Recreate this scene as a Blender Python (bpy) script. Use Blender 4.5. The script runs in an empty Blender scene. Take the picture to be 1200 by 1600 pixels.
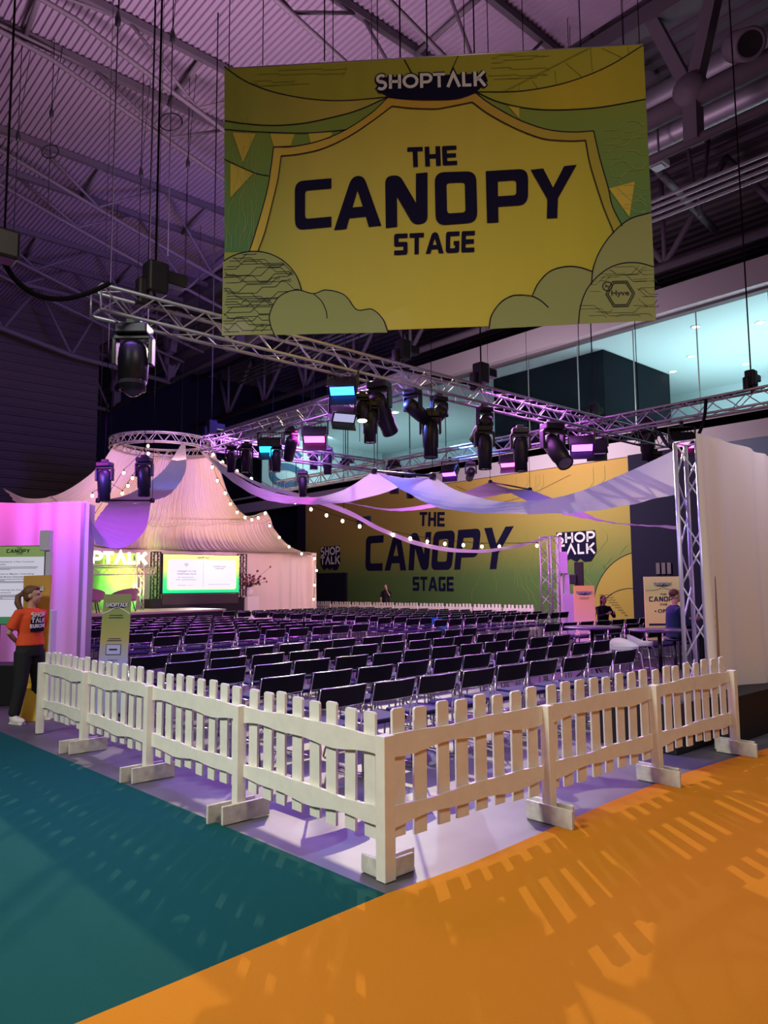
import bpy, bmesh, math, random
from mathutils import Vector, Matrix
from mathutils.geometry import tessellate_polygon
random.seed(7)
R = math.radians
PI = math.pi
COL = bpy.context.scene.collection
SC = bpy.context.scene

# ------------------------------------------------------------------ camera
F_PX, PITCH, ROLL, YAW = 1156.63, R(5.6905), R(-0.4319), R(48.0062)
CAM = Vector((-2.881, -3.2231, 1.6303))
FWD = Vector((math.cos(YAW)*math.cos(PITCH), math.sin(YAW)*math.cos(PITCH), math.sin(PITCH)))
RT0 = Vector((math.sin(YAW), -math.cos(YAW), 0)); UP0 = RT0.cross(FWD)
RT = RT0*math.cos(ROLL)+UP0*math.sin(ROLL); UP = UP0*math.cos(ROLL)-RT0*math.sin(ROLL)
cd = bpy.data.cameras.new('camera'); cam = bpy.data.objects.new('camera', cd); COL.objects.link(cam)
cam.matrix_world = Matrix(((RT.x, UP.x, -FWD.x, CAM.x), (RT.y, UP.y, -FWD.y, CAM.y), (RT.z, UP.z, -FWD.z, CAM.z), (0, 0, 0, 1)))
cd.sensor_fit = 'VERTICAL'; cd.sensor_height = 32.0; cd.lens = F_PX*32.0/1600.0
cd.clip_start = 0.05; cd.clip_end = 300
SC.camera = cam

# ------------------------------------------------------------------ exposure, world
SC.view_settings.view_transform = 'Standard'; SC.view_settings.look = 'None'
SC.view_settings.gamma = 1; SC.view_settings.exposure = 0.0
SC.view_settings.use_curve_mapping = False
w = bpy.data.worlds.new('world'); SC.world = w; w.use_nodes = True
bg = w.node_tree.nodes['Background']; bg.inputs[0].default_value = (0.42, 0.27, 0.48, 1); bg.inputs[1].default_value = 0.085

def aim(o, target):
    d = Vector(target)-o.location
    o.rotation_euler = d.to_track_quat('-Z', 'Y').to_euler()
def area_light(name, loc, target, size, power, color, size_y=None, spread=None):
    l = bpy.data.lights.new(name, 'AREA'); l.energy = power; l.color = color; l.size = size
    if size_y: l.shape = 'RECTANGLE'; l.size_y = size_y
    if spread: l.spread = R(spread)
    o = bpy.data.objects.new(name, l); o.location = loc; aim(o, target); COL.objects.link(o); return o
def spot_light(name, loc, target, angle, power, color, radius=0.1, blend=0.4):
    l = bpy.data.lights.new(name, 'SPOT'); l.energy = power; l.color = color; l.spot_size = R(angle); l.spot_blend = blend
    l.shadow_soft_size = radius
    o = bpy.data.objects.new(name, l); o.location = loc; aim(o, target); COL.objects.link(o); return o

# hall lights of the aisle side (behind and above the camera)
area_light('hall_light', (-9.0, 1.5, 9.0), (-1, 1.5, 0), 2.0, 285, (0.95, 1.0, 0.90), spread=82)
area_light('hall_light', (-1.0, -9.0, 11.0), (1.5, -1.5, 0), 3.0, 290, (1.0, 0.80, 0.62), spread=120)
# added mauve fill from rig height, only there to brighten the roof deck
area_light('roof_fill_light', (4.0, 9.0, 6.5), (3.0, 12.0, 16), 3.0, 1500, (0.86, 0.56, 0.80))
# daylight-like strip far over the stage that throws the picket pattern on the carpet
spot_light('high_spotlight', (15.6, 18.6, 12.9), (0.6, -0.6, 0), 24, 20000, (1.0, 0.86, 0.55), 0.03, 0.5)
spot_light('high_spotlight', (17.6, 17.4, 13.2), (0.6, -0.6, 0), 24, 4500, (0.6, 0.75, 1.0), 0.04, 0.5)
spot_light('roof_blue_fill', (6.0, 8.0, 5.6), (12, 27, 11.5), 70, 5500, (0.16, 0.10, 1.0), 0.3, 0.9)  # added blue fill that tints the dark steel behind the rig
area_light('wall_fill_light', (17.5, 14.0, 7.0), (24, 16, 4), 4.0, 850, (1.0, 0.82, 0.92))  # added fill without a fixture, brightens the printed wall and the band
# stage wash lights of the rig
area_light('wash_light', (4.0, 7.5, 5.3), (4.0, 6.0, 0), 2.5, 130, (0.62, 0.22, 1.0))
area_light('wash_light', (9.0, 6.5, 5.3), (9.0, 6.0, 0), 2.5, 330, (0.80, 0.20, 1.0))
area_light('wash_light', (7.0, 12.0, 5.3), (7.5, 12.5, 0), 3.0, 260, (0.75, 0.25, 1.0))
area_light('wash_light', (13.5, 12.0, 5.3), (14.0, 13, 0), 3.0, 300, (0.85, 0.22, 0.9))
area_light('wash_light', (1.0, 4.5, 5.0), (0.3, 2.5, 0), 1.5, 80, (0.36, 0.16, 1.0), spread=90)
area_light('wash_light', (3.6, 3.6, 4.6), (2.8, 0.6, 0), 1.5, 65, (0.38, 0.16, 1.0), spread=90)

# ------------------------------------------------------------------ pixel helpers (measuring the photograph)
def ray(px, py): return FWD+RT*((px-600)/F_PX)-UP*((py-800)/F_PX)
def at(px, py, dep): return CAM+ray(px, py)*dep
def onz(px, py, z): d = ray(px, py); return CAM+d*((z-CAM.z)/d.z)
def onx(px, py, x): d = ray(px, py); return CAM+d*((x-CAM.x)/d.x)
def ony(px, py, y): d = ray(px, py); return CAM+d*((y-CAM.y)/d.y)

# ------------------------------------------------------------------ materials
MATS = {}
def mat(name, col=(0.5, 0.5, 0.5), rough=0.6, metal=0.0, emit=None, es=1.0, noise=0, nscale=20, bump=0, col2=None, alpha=1, trans=0, sheen=0, spec=None):
    if name in MATS: return MATS[name]
    m = bpy.data.materials.new(name); m.use_nodes = True; nt = m.node_tree
    b = nt.nodes['Principled BSDF']
    b.inputs['Base Color'].default_value = (*col, 1); b.inputs['Roughness'].default_value = rough; b.inputs['Metallic'].default_value = metal
    if spec is not None: b.inputs['Specular IOR Level'].default_value = spec
    if sheen: b.inputs['Sheen Weight'].default_value = sheen
    if emit: b.inputs['Emission Color'].default_value = (*emit, 1); b.inputs['Emission Strength'].default_value = es
    if alpha < 1: b.inputs['Alpha'].default_value = alpha
    if trans: b.inputs['Transmission Weight'].default_value = trans
    if noise or bump:
        tc = nt.nodes.new('ShaderNodeTexCoord'); n = nt.nodes.new('ShaderNodeTexNoise')
        n.inputs['Scale'].default_value = nscale; n.inputs['Detail'].default_value = 5
        nt.links.new(tc.outputs['Object'], n.inputs['Vector'])
        if noise:
            r = nt.nodes.new('ShaderNodeValToRGB'); c2 = col2 or tuple(c*(1-noise) for c in col)
            r.color_ramp.elements[0].position = 0.3; r.color_ramp.elements[1].position = 0.7
            r.color_ramp.elements[0].color = (*c2, 1); r.color_ramp.elements[1].color = (*col, 1)
            nt.links.new(n.outputs['Fac'], r.inputs[0]); nt.links.new(r.outputs[0], b.inputs['Base Color'])
        if bump:
            bp = nt.nodes.new('ShaderNodeBump'); bp.inputs['Strength'].default_value = bump; bp.inputs['Distance'].default_value = 0.01
            nt.links.new(n.outputs['Fac'], bp.inputs['Height']); nt.links.new(bp.outputs[0], b.inputs['Normal'])
    MATS[name] = m; return m

def grad_mat(name, stops, axis='Z', lo=0, hi=1, rough=0.8, wave=0, emit=0):
    """colour that changes along one object axis (printed gradient)"""
    m = bpy.data.materials.new(name); m.use_nodes = True; nt = m.node_tree; b = nt.nodes['Principled BSDF']
    tc = nt.nodes.new('ShaderNodeTexCoord'); sp = nt.nodes.new('ShaderNodeSeparateXYZ'); mr = nt.nodes.new('ShaderNodeMapRange')
    mr.inputs['From Min'].default_value = lo; mr.inputs['From Max'].default_value = hi
    r = nt.nodes.new('ShaderNodeValToRGB'); e = r.color_ramp.elements
    e[0].position, e[0].color = stops[0][0], (*stops[0][1], 1); e[1].position, e[1].color = stops[-1][0], (*stops[-1][1], 1)
    for p, c in stops[1:-1]: x = e.new(p); x.color = (*c, 1)
    nt.links.new(tc.outputs['Object'], sp.inputs[0]); nt.links.new(sp.outputs[axis], mr.inputs['Value'])
    nt.links.new(mr.outputs[0], r.inputs[0]); nt.links.new(r.outputs[0], b.inputs['Base Color'])
    b.inputs['Roughness'].default_value = rough
    if emit:
        nt.links.new(r.outputs[0], b.inputs['Emission Color']); b.inputs['Emission Strength'].default_value = emit
    if wave:
        n = nt.nodes.new('ShaderNodeTexNoise'); mp = nt.nodes.new('ShaderNodeMapping'); mp.inputs['Scale'].default_value = (1.6, 1.6, 0.25)
        n.inputs['Scale'].default_value = 1.0; n.inputs['Detail'].default_value = 2
        bp = nt.nodes.new('ShaderNodeBump'); bp.inputs['Strength'].default_value = wave; bp.inputs['Distance'].default_value = 0.25
        nt.links.new(tc.outputs['Object'], mp.inputs[0]); nt.links.new(mp.outputs[0], n.inputs['Vector'])
        nt.links.new(n.outputs['Fac'], bp.inputs['Height']); nt.links.new(bp.outputs[0], b.inputs['Normal'])
    MATS[name] = m; return m

M_white_wood = mat('painted_white_wood', (0.80, 0.76, 0.66), 0.6, noise=0.10, nscale=9, bump=0.25)
M_raw_wood = mat('worn_white_wood', (0.66, 0.62, 0.55), 0.7, noise=0.35, nscale=14, bump=0.3)
M_chrome = mat('chrome', (0.75, 0.74, 0.78), 0.22, 1.0)
M_alu = mat('aluminium_truss', (0.52, 0.50, 0.55), 0.42, 0.65)
M_black = mat('black_plastic', (0.012, 0.012, 0.016), 0.4)
M_blackfab = mat('black_upholstery', (0.005, 0.005, 0.011), 0.6, bump=0.2, nscale=120, spec=0.25)
M_seatfab = mat('dark_violet_blue_upholstery', (0.022, 0.018, 0.075), 0.8, bump=0.2, nscale=120, spec=0.15)
M_fabric = mat('white_drape_cloth', (0.74, 0.70, 0.66), 0.85, bump=0.15, nscale=60, sheen=0.2)
M_stretch = mat('white_stretch_cloth', (0.60, 0.57, 0.64), 0.8)
_n = M_stretch.node_tree; _t = _n.nodes.new('ShaderNodeBsdfTranslucent'); _t.inputs[0].default_value = (0.62, 0.58, 0.70, 1); _x = _n.nodes.new('ShaderNodeMixShader'); _x.inputs[0].default_value = 0.6
_n.links.new(_n.nodes['Principled BSDF'].outputs[0], _x.inputs[1]); _n.links.new(_t.outputs[0], _x.inputs[2]); _n.links.new(_x.outputs[0], _n.nodes['Material Output'].inputs[0])
M_tent = mat('cream_tent_cloth', (0.74, 0.62, 0.60), 0.9)
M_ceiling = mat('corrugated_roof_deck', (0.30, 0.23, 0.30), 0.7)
M_steel = mat('painted_roof_steel', (0.13, 0.105, 0.125), 0.7)
M_steeldark = mat('dark_roof_steel', (0.10, 0.08, 0.10), 0.6)
M_bulb = mat('warm_bulb_glass', (1, 0.9, 0.7), 0.3, emit=(1.0, 0.78, 0.45), es=14)
M_print = mat('navy_print', (0.007, 0.005, 0.032), 0.9, spec=0.2)
M_paper = mat('white_print', (0.75, 0.74, 0.72), 0.8)

# ------------------------------------------------------------------ object helpers
def tag(o, label=None, cat=None, group=None, kind=None):
    if label: o['label'] = label
    if cat: o['category'] = cat
    if group: o['group'] = group
    if kind: o['kind'] = kind
    return o
def thing(name, label, cat, loc=(0, 0, 0), rz=0, group=None):
    o = bpy.data.objects.new(name, None); COL.objects.link(o); o.empty_display_size = 0.2
    o.location = loc; o.rotation_euler = (0, 0, rz)
    return tag(o, label, cat, group)
def dup(root, loc=None, rz=None, label=None, group=None):
    r = root.copy(); COL.objects.link(r)
    if loc is not None: r.location = loc
    if rz is not None: r.rotation_euler = (0, 0, rz)
    if label: r['label'] = label
    if group: r['group'] = group
    for ch in list(root.children):
        c = ch.copy(); COL.objects.link(c); c.parent = r
        for g in list(ch.children):
            d = g.copy(); COL.objects.link(d); d.parent = c
    return r

class MB:
    """collects shapes, then links them as ONE mesh object"""
    def __init__(s): s.v = []; s.f = []; s.m = []; s.mi = 0; s.sm = []; s.smooth = False
    def add(s, vs, fs):
        o = len(s.v); s.v += [tuple(x) for x in vs]
        for f in fs: s.f.append(tuple(i+o for i in f)); s.m.append(s.mi); s.sm.append(s.smooth)
        return s
    def box(s, c, d, rz=0, rot=None):
        hx, hy, hz = d[0]/2, d[1]/2, d[2]/2; c = Vector(c)
        M = rot if rot is not None else Matrix.Rotation(rz, 3, 'Z')
        vs = [c+M @ Vector((x*hx, y*hy, z*hz)) for x in (-1, 1) for y in (-1, 1) for z in (-1, 1)]
        return s.add(vs, [(0, 1, 3, 2), (4, 6, 7, 5), (0, 4, 5, 1), (2, 3, 7, 6), (0, 2, 6, 4), (1, 5, 7, 3)])
    def bar(s, a, b, w, h, up=(0, 0, 1)):
        a = Vector(a); b = Vector(b); d = (b-a); L = d.length; x = d.normalized(); u = Vector(up)
        if abs(x.dot(u)) > 0.98: u = Vector((0, 1, 0))
        y = u.cross(x).normalized(); z = x.cross(y)
        M = Matrix((x, y, z)).transposed()
        return s.box((a+b)/2, (L, w, h), rot=M)
    def bbox(s, c, d, bev=0.01, rz=0):
        """box with bevelled edges"""
        bm = bmesh.new(); bmesh.ops.create_cube(bm, size=1); bmesh.ops.scale(bm, vec=d, verts=bm.verts)
        bmesh.ops.bevel(bm, geom=bm.edges[:], offset=bev, segments=2, profile=0.5, affect='EDGES')
        if rz: bmesh.ops.rotate(bm, matrix=Matrix.Rotation(rz, 3, 'Z'), verts=bm.verts)
        bmesh.ops.translate(bm, vec=c, verts=bm.verts); bm.verts.index_update()
        s.add([v.co for v in bm.verts], [[v.index for v in f.verts] for f in bm.faces]); bm.free(); return s
    def tube(s, pts, r, n=8, cap=True):
        pts = [Vector(p) for p in pts]; k = len(pts); rs = r if isinstance(r, (list, tuple)) else [r]*k
        old = s.smooth; s.smooth = True
        vs = []; prev = None
        for i, p in enumerate(pts):
            t = (pts[min(i+1, k-1)]-pts[max(i-1, 0)]).normalized()
            if prev is None:
                u = Vector((0, 0, 1)) if abs(t.z) < 0.9 else Vector((1, 0, 0))
                a = t.cross(u).normalized()
            else:
                a = (prev-t*prev.dot(t)).normalized()
            prev = a; b = t.cross(a)
            vs += [p+(a*math.cos(2*PI*j/n)+b*math.sin(2*PI*j/n))*rs[i] for j in range(n)]
        fs = [(i*n+j, i*n+(j+1) % n, (i+1)*n+(j+1) % n, (i+1)*n+j) for i in range(k-1) for j in range(n)]
        s.add(vs, fs)
        s.smooth = False
        if cap: s.f += [tuple(len(s.v)-k*n+j for j in range(n))[::-1], tuple(len(s.v)-n+j for j in range(n))]; s.m += [s.mi]*2; s.sm += [False]*2
        s.smooth = old
        return s
    def lathe(s, prof, n=20, c=(0, 0, 0), rot=None):
        """prof: list of (radius, z)"""
        c = Vector(c); M = rot or Matrix.Identity(3); old = s.smooth; s.smooth = True
        vs = [c+M @ Vector((r*math.cos(2*PI*j/n), r*math.sin(2*PI*j/n), z)) for r, z in prof for j in range(n)]
        k = len(prof)
        s.add(vs, [(i*n+j, i*n+(j+1) % n, (i+1)*n+(j+1) % n, (i+1)*n+j) for i in range(k-1) for j in range(n)])
        s.smooth = old; return s
    def ell(s, c, rad, n=12, rot=None):
        prof = [(max(1e-4, math.sin(PI*i/n)), -math.cos(PI*i/n)) for i in range(n+1)]
        c = Vector(c); M = rot or Matrix.Identity(3); old = s.smooth; s.smooth = True; q = 2*n
        vs = [c+M @ Vector((r*math.cos(2*PI*j/q)*rad[0], r*math.sin(2*PI*j/q)*rad[1], z*rad[2])) for r, z in prof for j in range(q)]
        s.add(vs, [(i*q+j, i*q+(j+1) % q, (i+1)*q+(j+1) % q, (i+1)*q+j) for i in range(n) for j in range(q)])
        s.smooth = old; return s
    def grid(s, fn, nu, nv, smooth=True, thick=0):
        old = s.smooth; s.smooth = smooth
        vs = [fn(i/nu, j/nv) for i in range(nu+1) for j in range(nv+1)]
        s.add(vs, [(i*(nv+1)+j, (i+1)*(nv+1)+j, (i+1)*(nv+1)+j+1, i*(nv+1)+j+1) for i in range(nu) for j in range(nv)])
        s.smooth = old; return s
    def prism(s, pts, z0, z1, T=None):
        n = len(pts); T = T or (lambda x, y, z: (x, y, z))
        vs = [T(x, y, z0) for x, y in pts]+[T(x, y, z1) for x, y in pts]
        fs = [tuple(range(n))[::-1], tuple(range(n, 2*n))]+[(i, (i+1) % n, n+(i+1) % n, n+i) for i in range(n)]
        return s.add(vs, fs)
    # flat printed artwork: local plane x = right, z = up, facing -y
    def poly(s, pts, layer=1, holes=(), T=None):
        loops = [[Vector((x, y, 0)) for x, y in L] for L in [pts, *holes]]
        tri = tessellate_polygon(loops); flat = [p for L in loops for p in L]
        T = T or (lambda u, v, l: (u, -0.002*l, v))
        return s.add([T(p.x, p.y, layer) for p in flat], [tuple(t) for t in tri])
    def ribbon(s, pts, wd, layer=1, T=None, closed=False):
        pts = [Vector((p[0], p[1])) for p in pts]; n = len(pts); T = T or (lambda u, v, l: (u, -0.002*l, v)); vs = []
        for i, p in enumerate(pts):
            a = pts[i-1] if (i or closed) else None; b = pts[(i+1) % n] if (i < n-1 or closed) else None
            d1 = (p-a).normalized() if a is not None else None; d2 = (b-p).normalized() if b is not None else None
            if d1 is None: d1 = d2
            if d2 is None: d2 = d1
            t = d1+d2
            t = t.normalized() if t.length > 1e-6 else d1
            nn = Vector((-t.y, t.x)); k = max(0.35, nn.dot(Vector((-d1.y, d1.x))))
            vs += [T(*(p+nn*(wd/2/k)), layer), T(*(p-nn*(wd/2/k)), layer)]
        m = n if closed else n-1
        return s.add(vs, [(2*i, 2*i+1, (2*i+3) % (2*n), (2*i+2) % (2*n)) for i in range(m)])
    def build(s, name, mats, parent=None, loc=None, world=None, rz=0):
        """world: subtract this root's location from world coordinates"""
        if not isinstance(mats, (list, tuple)): mats = [mats]
        off = Vector((0, 0, 0))
        if world is not None: off = world.location.copy() if hasattr(world, 'location') else Vector(world)
        if world is not None and parent is None: loc = off
        me = bpy.data.meshes.new(name); me.from_pydata([Vector(v)-off for v in s.v], [], s.f)
        for m in mats: me.materials.append(m)
        if len(mats) > 1: me.polygons.foreach_set('material_index', s.m)
        me.polygons.foreach_set('use_smooth', s.sm); me.update()
        o = bpy.data.objects.new(name, me); COL.objects.link(o)
        if parent is not None: o.parent = parent
        if loc is not None: o.location = loc
        if rz: o.rotation_euler = (0, 0, rz)
        return o

def struct(name, mb, m, **k): o = mb.build(name, m, **k); o['kind'] = 'structure'; return o
def add_text(mb, txt, x, y, w_, h, layer=1, bold=0.0, T=None, align='l', fit=True):
    """text fitted in a box with lower-left x, y"""
    cu = bpy.data.curves.new('t', 'FONT'); cu.body = txt; cu.offset = bold; cu.resolution_u = 2
    ob = bpy.data.objects.new('t', cu); COL.objects.link(ob)
    dg = bpy.context.evaluated_depsgraph_get(); dg.update()
    me = bpy.data.meshes.new_from_object(ob.evaluated_get(dg))
    vs = [v.co.copy() for v in me.vertices]; fs = [tuple(p.vertices) for p in me.polygons]
    bpy.data.objects.remove(ob); bpy.data.curves.remove(cu); bpy.data.meshes.remove(me)
    if not vs: return
    x0 = min(v.x for v in vs); x1 = max(v.x for v in vs); y0 = min(v.y for v in vs); y1 = max(v.y for v in vs)
    sy = h/(y1-y0); sx = (w_/(x1-x0)) if fit else sy
    T = T or (lambda u, v, l: (u, -0.002*l, v))
    mb.add([T(x+(v.x-x0)*sx, y+(v.y-y0)*sy, layer) for v in vs], fs)

# ---- block lettering --------------------------------------------------------
def rnd(pts, n=5):
    """pts: (x, y, radius) -> outline with rounded corners"""
    out = []; k = len(pts)
    for i, (x, y, r) in enumerate(pts):
        if r <= 0: out.append((x, y)); continue
        p = Vector((x, y)); a = (Vector(pts[i-1][:2])-p); b = (Vector(pts[(i+1) % k][:2])-p)
        ra = min(r, a.length*0.5); rb = min(r, b.length*0.5)
        A = p+a.normalized()*ra; B = p+b.normalized()*rb
        for j in range(n+1):
            t = j/n; q = A*(1-t)**2+p*2*t*(1-t)+B*t*t; out.append((q.x, q.y))
    return out
def block(ch, t=0.24, v=0.21):
    W = 0.86; r = 0.2; q = 0.07
    if ch == 'C': return [rnd([(W, 1, 0), (0, 1, r), (0, 0, r), (W, 0, 0), (W, v, 0), (t, v, q), (t, 1-v, q), (W, 1-v, 0)])], W
    if ch == 'A': return [rnd([(0, 0, 0), (.36, 1, .16), (.66, 1, .16), (1.02, 0, 0), (1.02-t-.03, 0, 0), (.69, .2, 0), (.33, .2, 0), (t+.03, 0, 0)]), [(.395, .4), (.625, .4), (.51, .72)]], 1.02
    if ch == 'N': return [rnd([(0, 0, 0), (0, 1, .14), (.30, 1, .12), (W-t+.02, .42, 0), (W-t+.02, 1, 0), (W+.02, 1, 0), (W+.02, 0, .14), (W-.28, 0, .12), (t, .58, 0), (t, 0, 0)])], W+.02
    if ch == 'O': return [rnd([(0, 0, r), (0, 1, r), (W, 1, r), (W, 0, r)]), rnd([(t, v, q), (t, 1-v, q), (W-t, 1-v, q), (W-t, v, q)])], W
    if ch == 'P': return [rnd([(0, 0, 0), (0, 1, 0), (W, 1, r), (W, .3, r), (t, .3, 0), (t, 0, 0)]), rnd([(t, .3+v*.95, .02), (t, 1-v, .02), (W-t, 1-v, q), (W-t, .3+v*.95, q)])], W
    if ch == 'Y': return [[(0, 1), (.28, 1), (.51, .60), (.74, 1), (1.02, 1), (.63, .38), (.63, 0), (.39, 0), (.39, .38)]], 1.02
    if ch == 'T': return [[(0, 1), (.8, 1), (.8, 1-v), (.4+t/2, 1-v), (.4+t/2, 0), (.4-t/2, 0), (.4-t/2, 1-v), (0, 1-v)]], .8
    if ch == 'H': return [[(0, 0), (0, 1), (t, 1), (t, .5+v/2), (.8-t, .5+v/2), (.8-t, 1), (.8, 1), (.8, 0), (.8-t, 0), (.8-t, .5-v/2), (t, .5-v/2), (t, 0)]], .8
    if ch == 'E': return [rnd([(0, 0, .08), (0, 1, .08), (.74, 1, 0), (.74, 1-v, 0), (t, 1-v, .03), (t, .5+v/2, 0), (.7, .5+v/2, 0), (.7, .5-v/2, 0), (t, .5-v/2, 0), (t, v, .03), (.74, v, 0), (.74, 0, 0)])], .74
    if ch == 'S': return [rnd([(.76, 1, 0), (0, 1, .14), (0, .5-v/2, .1), (.76-t, .5-v/2, .03), (.76-t, v, .03), (0, v, 0), (0, 0, 0), (.76, 0, .14), (.76, .5+v/2, .1), (t, .5+v/2, .03), (t, 1-v, .03), (.76, 1-v, 0)])], .76
    if ch == 'G': return [rnd([(.76, 1, 0), (0, 1, .14), (0, 0, .14), (.76, 0, .14), (.76, .55, 0), (.44, .55, 0), (.44, .36, 0), (.76-t, .36, 0), (.76-t, v, .03), (t, v, .03), (t, 1-v, .03), (.76, 1-v, 0)])], .76
    if ch == 'I': return [[(0, 0), (0, 1), (t, 1), (t, 0)]], t
def block_word(mb, txt, quad, layer=2, gap=0.13, T=None):
    """quad: lower-left, lower-right, upper-right, upper-left in plane coordinates"""
    tot = 0; items = []
    for ch in txt:
        if ch == ' ': tot += 0.5; continue
        L, wd = block(ch); items.append((L, tot)); tot += wd+gap
    tot -= gap; a, b, c, d = [Vector(q) for q in quad]
    def mp(x, y): u = x/tot; q = (a*(1-u)+b*u)*(1-y)+(d*(1-u)+c*u)*y; return (q.x, q.y)
    for L, x0 in items:
        loops = [[mp(x0+x, y) for x, y in P] for P in L]
        mb.poly(loops[0], layer, loops[1:], T)
def arc(cx, cy, r, a0, a1, n=10, ry=None): return [(cx+r*math.cos(R(a0+(a1-a0)*i/n)), cy+(ry or r)*math.sin(R(a0+(a1-a0)*i/n))) for i in range(n+1)]
SANS = {'S': ([arc(.36, .72, .24, 40, 270, 10)+arc(.36, .26, .26, 90, -140, 10)], .72), 'H': ([[(.1, 0), (.1, 1)], [(.66, 0), (.66, 1)], [(.1, .5), (.66, .5)]], .76),
        'O': ([arc(.48, .5, .40, 0, 360, 20)], .96), 'P': ([[(.1, 0), (.1, .92), (.4, .92)]+arc(.42, .66, .26, 90, -90, 8)+[(.1, .4)]], .72),
        'T': ([[(0, .9), (.72, .9)], [(.36, .9), (.36, 0)]], .72), 'V': ([[(.06, 0), (.42, .93), (.78, 0)]], .84), 'L': ([[(.1, 1), (.1, .1), (.56, .1)]], .6),
        'K': ([[(.1, 0), (.1, 1)], [(.68, 1), (.16, .42)], [(.3, .6), (.7, 0)]], .74), 'E': ([[(.62, .9), (.1, .9), (.1, .1), (.62, .1)], [(.1, .5), (.56, .5)]], .66),
        'U': ([[(.1, 1), (.1, .3)]+arc(.36, .36, .26, 180, 360, 8)+[(.62, 1)]], .72), 'R': ([[(.1, 0), (.1, .92), (.4, .92)]+arc(.42, .68, .24, 90, -90, 8)+[(.1, .44)], [(.4, .44), (.68, 0)]], .74)}
def sans_word(mb, txt, quad, wd=0.2, layer=2, gap=0.1, T=None):
    """monoline rounded sans; V stands for the barless A of the logo"""
    tot = 0; items = []
    for ch in txt: L, w_ = SANS[ch]; items.append((L, tot)); tot += w_+gap
    tot -= gap; a, b, c, d = [Vector(q) for q in quad]
    hgt = ((d-a).length+(c-b).length)/2
    def mp(x, y): u = x/tot; q = (a*(1-u)+b*u)*(1-y)+(d*(1-u)+c*u)*y; return (q.x, q.y)
    for L, x0 in items:
        for P in L: mb.ribbon([mp(x0+x, y) for x, y in P], wd*hgt, layer, T)
def quadwh(x, y, w_, h): return [(x, y), (x+w_, y), (x+w_, y+h), (x, y+h)]
def logo(mb, x, y, w_, h, mw, md, layer=2, T=None):
    """white lettering over a dark swoosh"""
    mb.mi = md; n = 14
    top = [(x-.02*w_+w_*1.04*i/n, y+.75*h) for i in range(n+1)]
    bot = [(x+w_*(1-i/n)*.86+w_*.07, y-.45*h*math.sin(PI*min(1, max(0, i/n)))**.5) for i in range(n+1)]
    mb.poly(top+bot, layer, T=T)
    sans_word(mb, 'SHOPTVLK', quadwh(x-.01*w_, y-.02*h, w_*1.02, h*1.02), .3, layer+1, T=T)
    mb.mi = mw; sans_word(mb, 'SHOPTVLK', quadwh(x, y, w_, h), .2, layer+2, T=T)
# ================================================================== SETTING
ZC = 16.0; XG = 14.0; XW = 24.0
# floor: concrete slab, green and orange carpets laid on it
def floor_mat():
    m = bpy.data.materials.new('grey_concrete'); m.use_nodes = True; nt = m.node_tree; b = nt.nodes['Principled BSDF']
    tc = nt.nodes.new('ShaderNodeTexCoord'); n = nt.nodes.new('ShaderNodeTexNoise'); n.inputs['Scale'].default_value = 1.4; n.inputs['Detail'].default_value = 6
    r = nt.nodes.new('ShaderNodeValToRGB'); r.color_ramp.elements[0].position = .3; r.color_ramp.elements[1].position = .75
    r.color_ramp.elements[0].color = (.050, .046, .056, 1); r.color_ramp.elements[1].color = (.105, .098, .118, 1)
    nt.links.new(tc.outputs['Object'], n.inputs['Vector']); nt.links.new(n.outputs['Fac'], r.inputs[0]); nt.links.new(r.outputs[0], b.inputs['Base Color'])
    b.inputs['Roughness'].default_value = 0.55
    return m
struct('floor', MB().box((10, 12, -0.1), (60, 60, 0.2)), floor_mat())
M_green = mat('green_carpet', (0.004, 0.070, 0.062), 0.95, noise=0.25, nscale=300, bump=0.3, spec=0.08)
M_orange = mat('orange_carpet', (0.52, 0.195, 0.010), 0.95, noise=0.12, nscale=300, bump=0.3, spec=0.08)
def flat(name, pts, m, z=0.006):
    mb = MB(); mb.prism(pts, 0.0, z); return mb.build(name, m)
g = flat('green_carpet', [(-0.14, -0.17), (-0.36, 6.2), (-0.42, 9.5), (-12, 9.5), (-12, -0.62), (-1.77, -0.245)], M_green)
tag(g, 'dark green carpet left of the fence corner', 'carpet')
opts = [(-0.14, -0.17), (-1.77, -0.245), (-12, -0.62), (-12, -9), (14, -9), (14, -0.35), (4.95, -0.17), (4.2, -0.10), (3.2, -0.05), (2.2, -0.08), (1.2, -0.15), (0.5, -0.19)]
g = flat('orange_carpet', opts, M_orange); tag(g, 'orange carpet in front of the right fence run', 'carpet')

# roof deck, corrugated, ribs along y
mb = MB(); p = 0.17; x = -8.0; prof = []
while x < 13.4:
    prof += [(x, ZC+.02), (x+.07, ZC+.02), (x+.09, ZC+.09), (x+.15, ZC+.09)]; x += p
y0, y1 = 2.0, 40
vs = [(x, y0, z) for x, z in prof]+[(x, y1, z) for x, z in prof]; k = len(prof)
mb.add(vs, [(i, i+1, k+i+1, k+i) for i in range(k-1)]); mb.box((2.7, 21, ZC+.3), (21.6, 38, .06))
struct('ceiling', mb, M_ceiling)
# second, lower dark deck beyond the girder
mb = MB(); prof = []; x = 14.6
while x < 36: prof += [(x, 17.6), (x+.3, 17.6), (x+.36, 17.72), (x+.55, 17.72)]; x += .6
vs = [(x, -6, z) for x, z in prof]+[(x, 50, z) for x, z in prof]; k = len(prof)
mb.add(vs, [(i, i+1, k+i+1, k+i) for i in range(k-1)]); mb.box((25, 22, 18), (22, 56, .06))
struct('ceiling_beyond_girder', mb, mat('dark_roof_deck', (0.13, 0.10, 0.13), 0.7))
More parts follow.
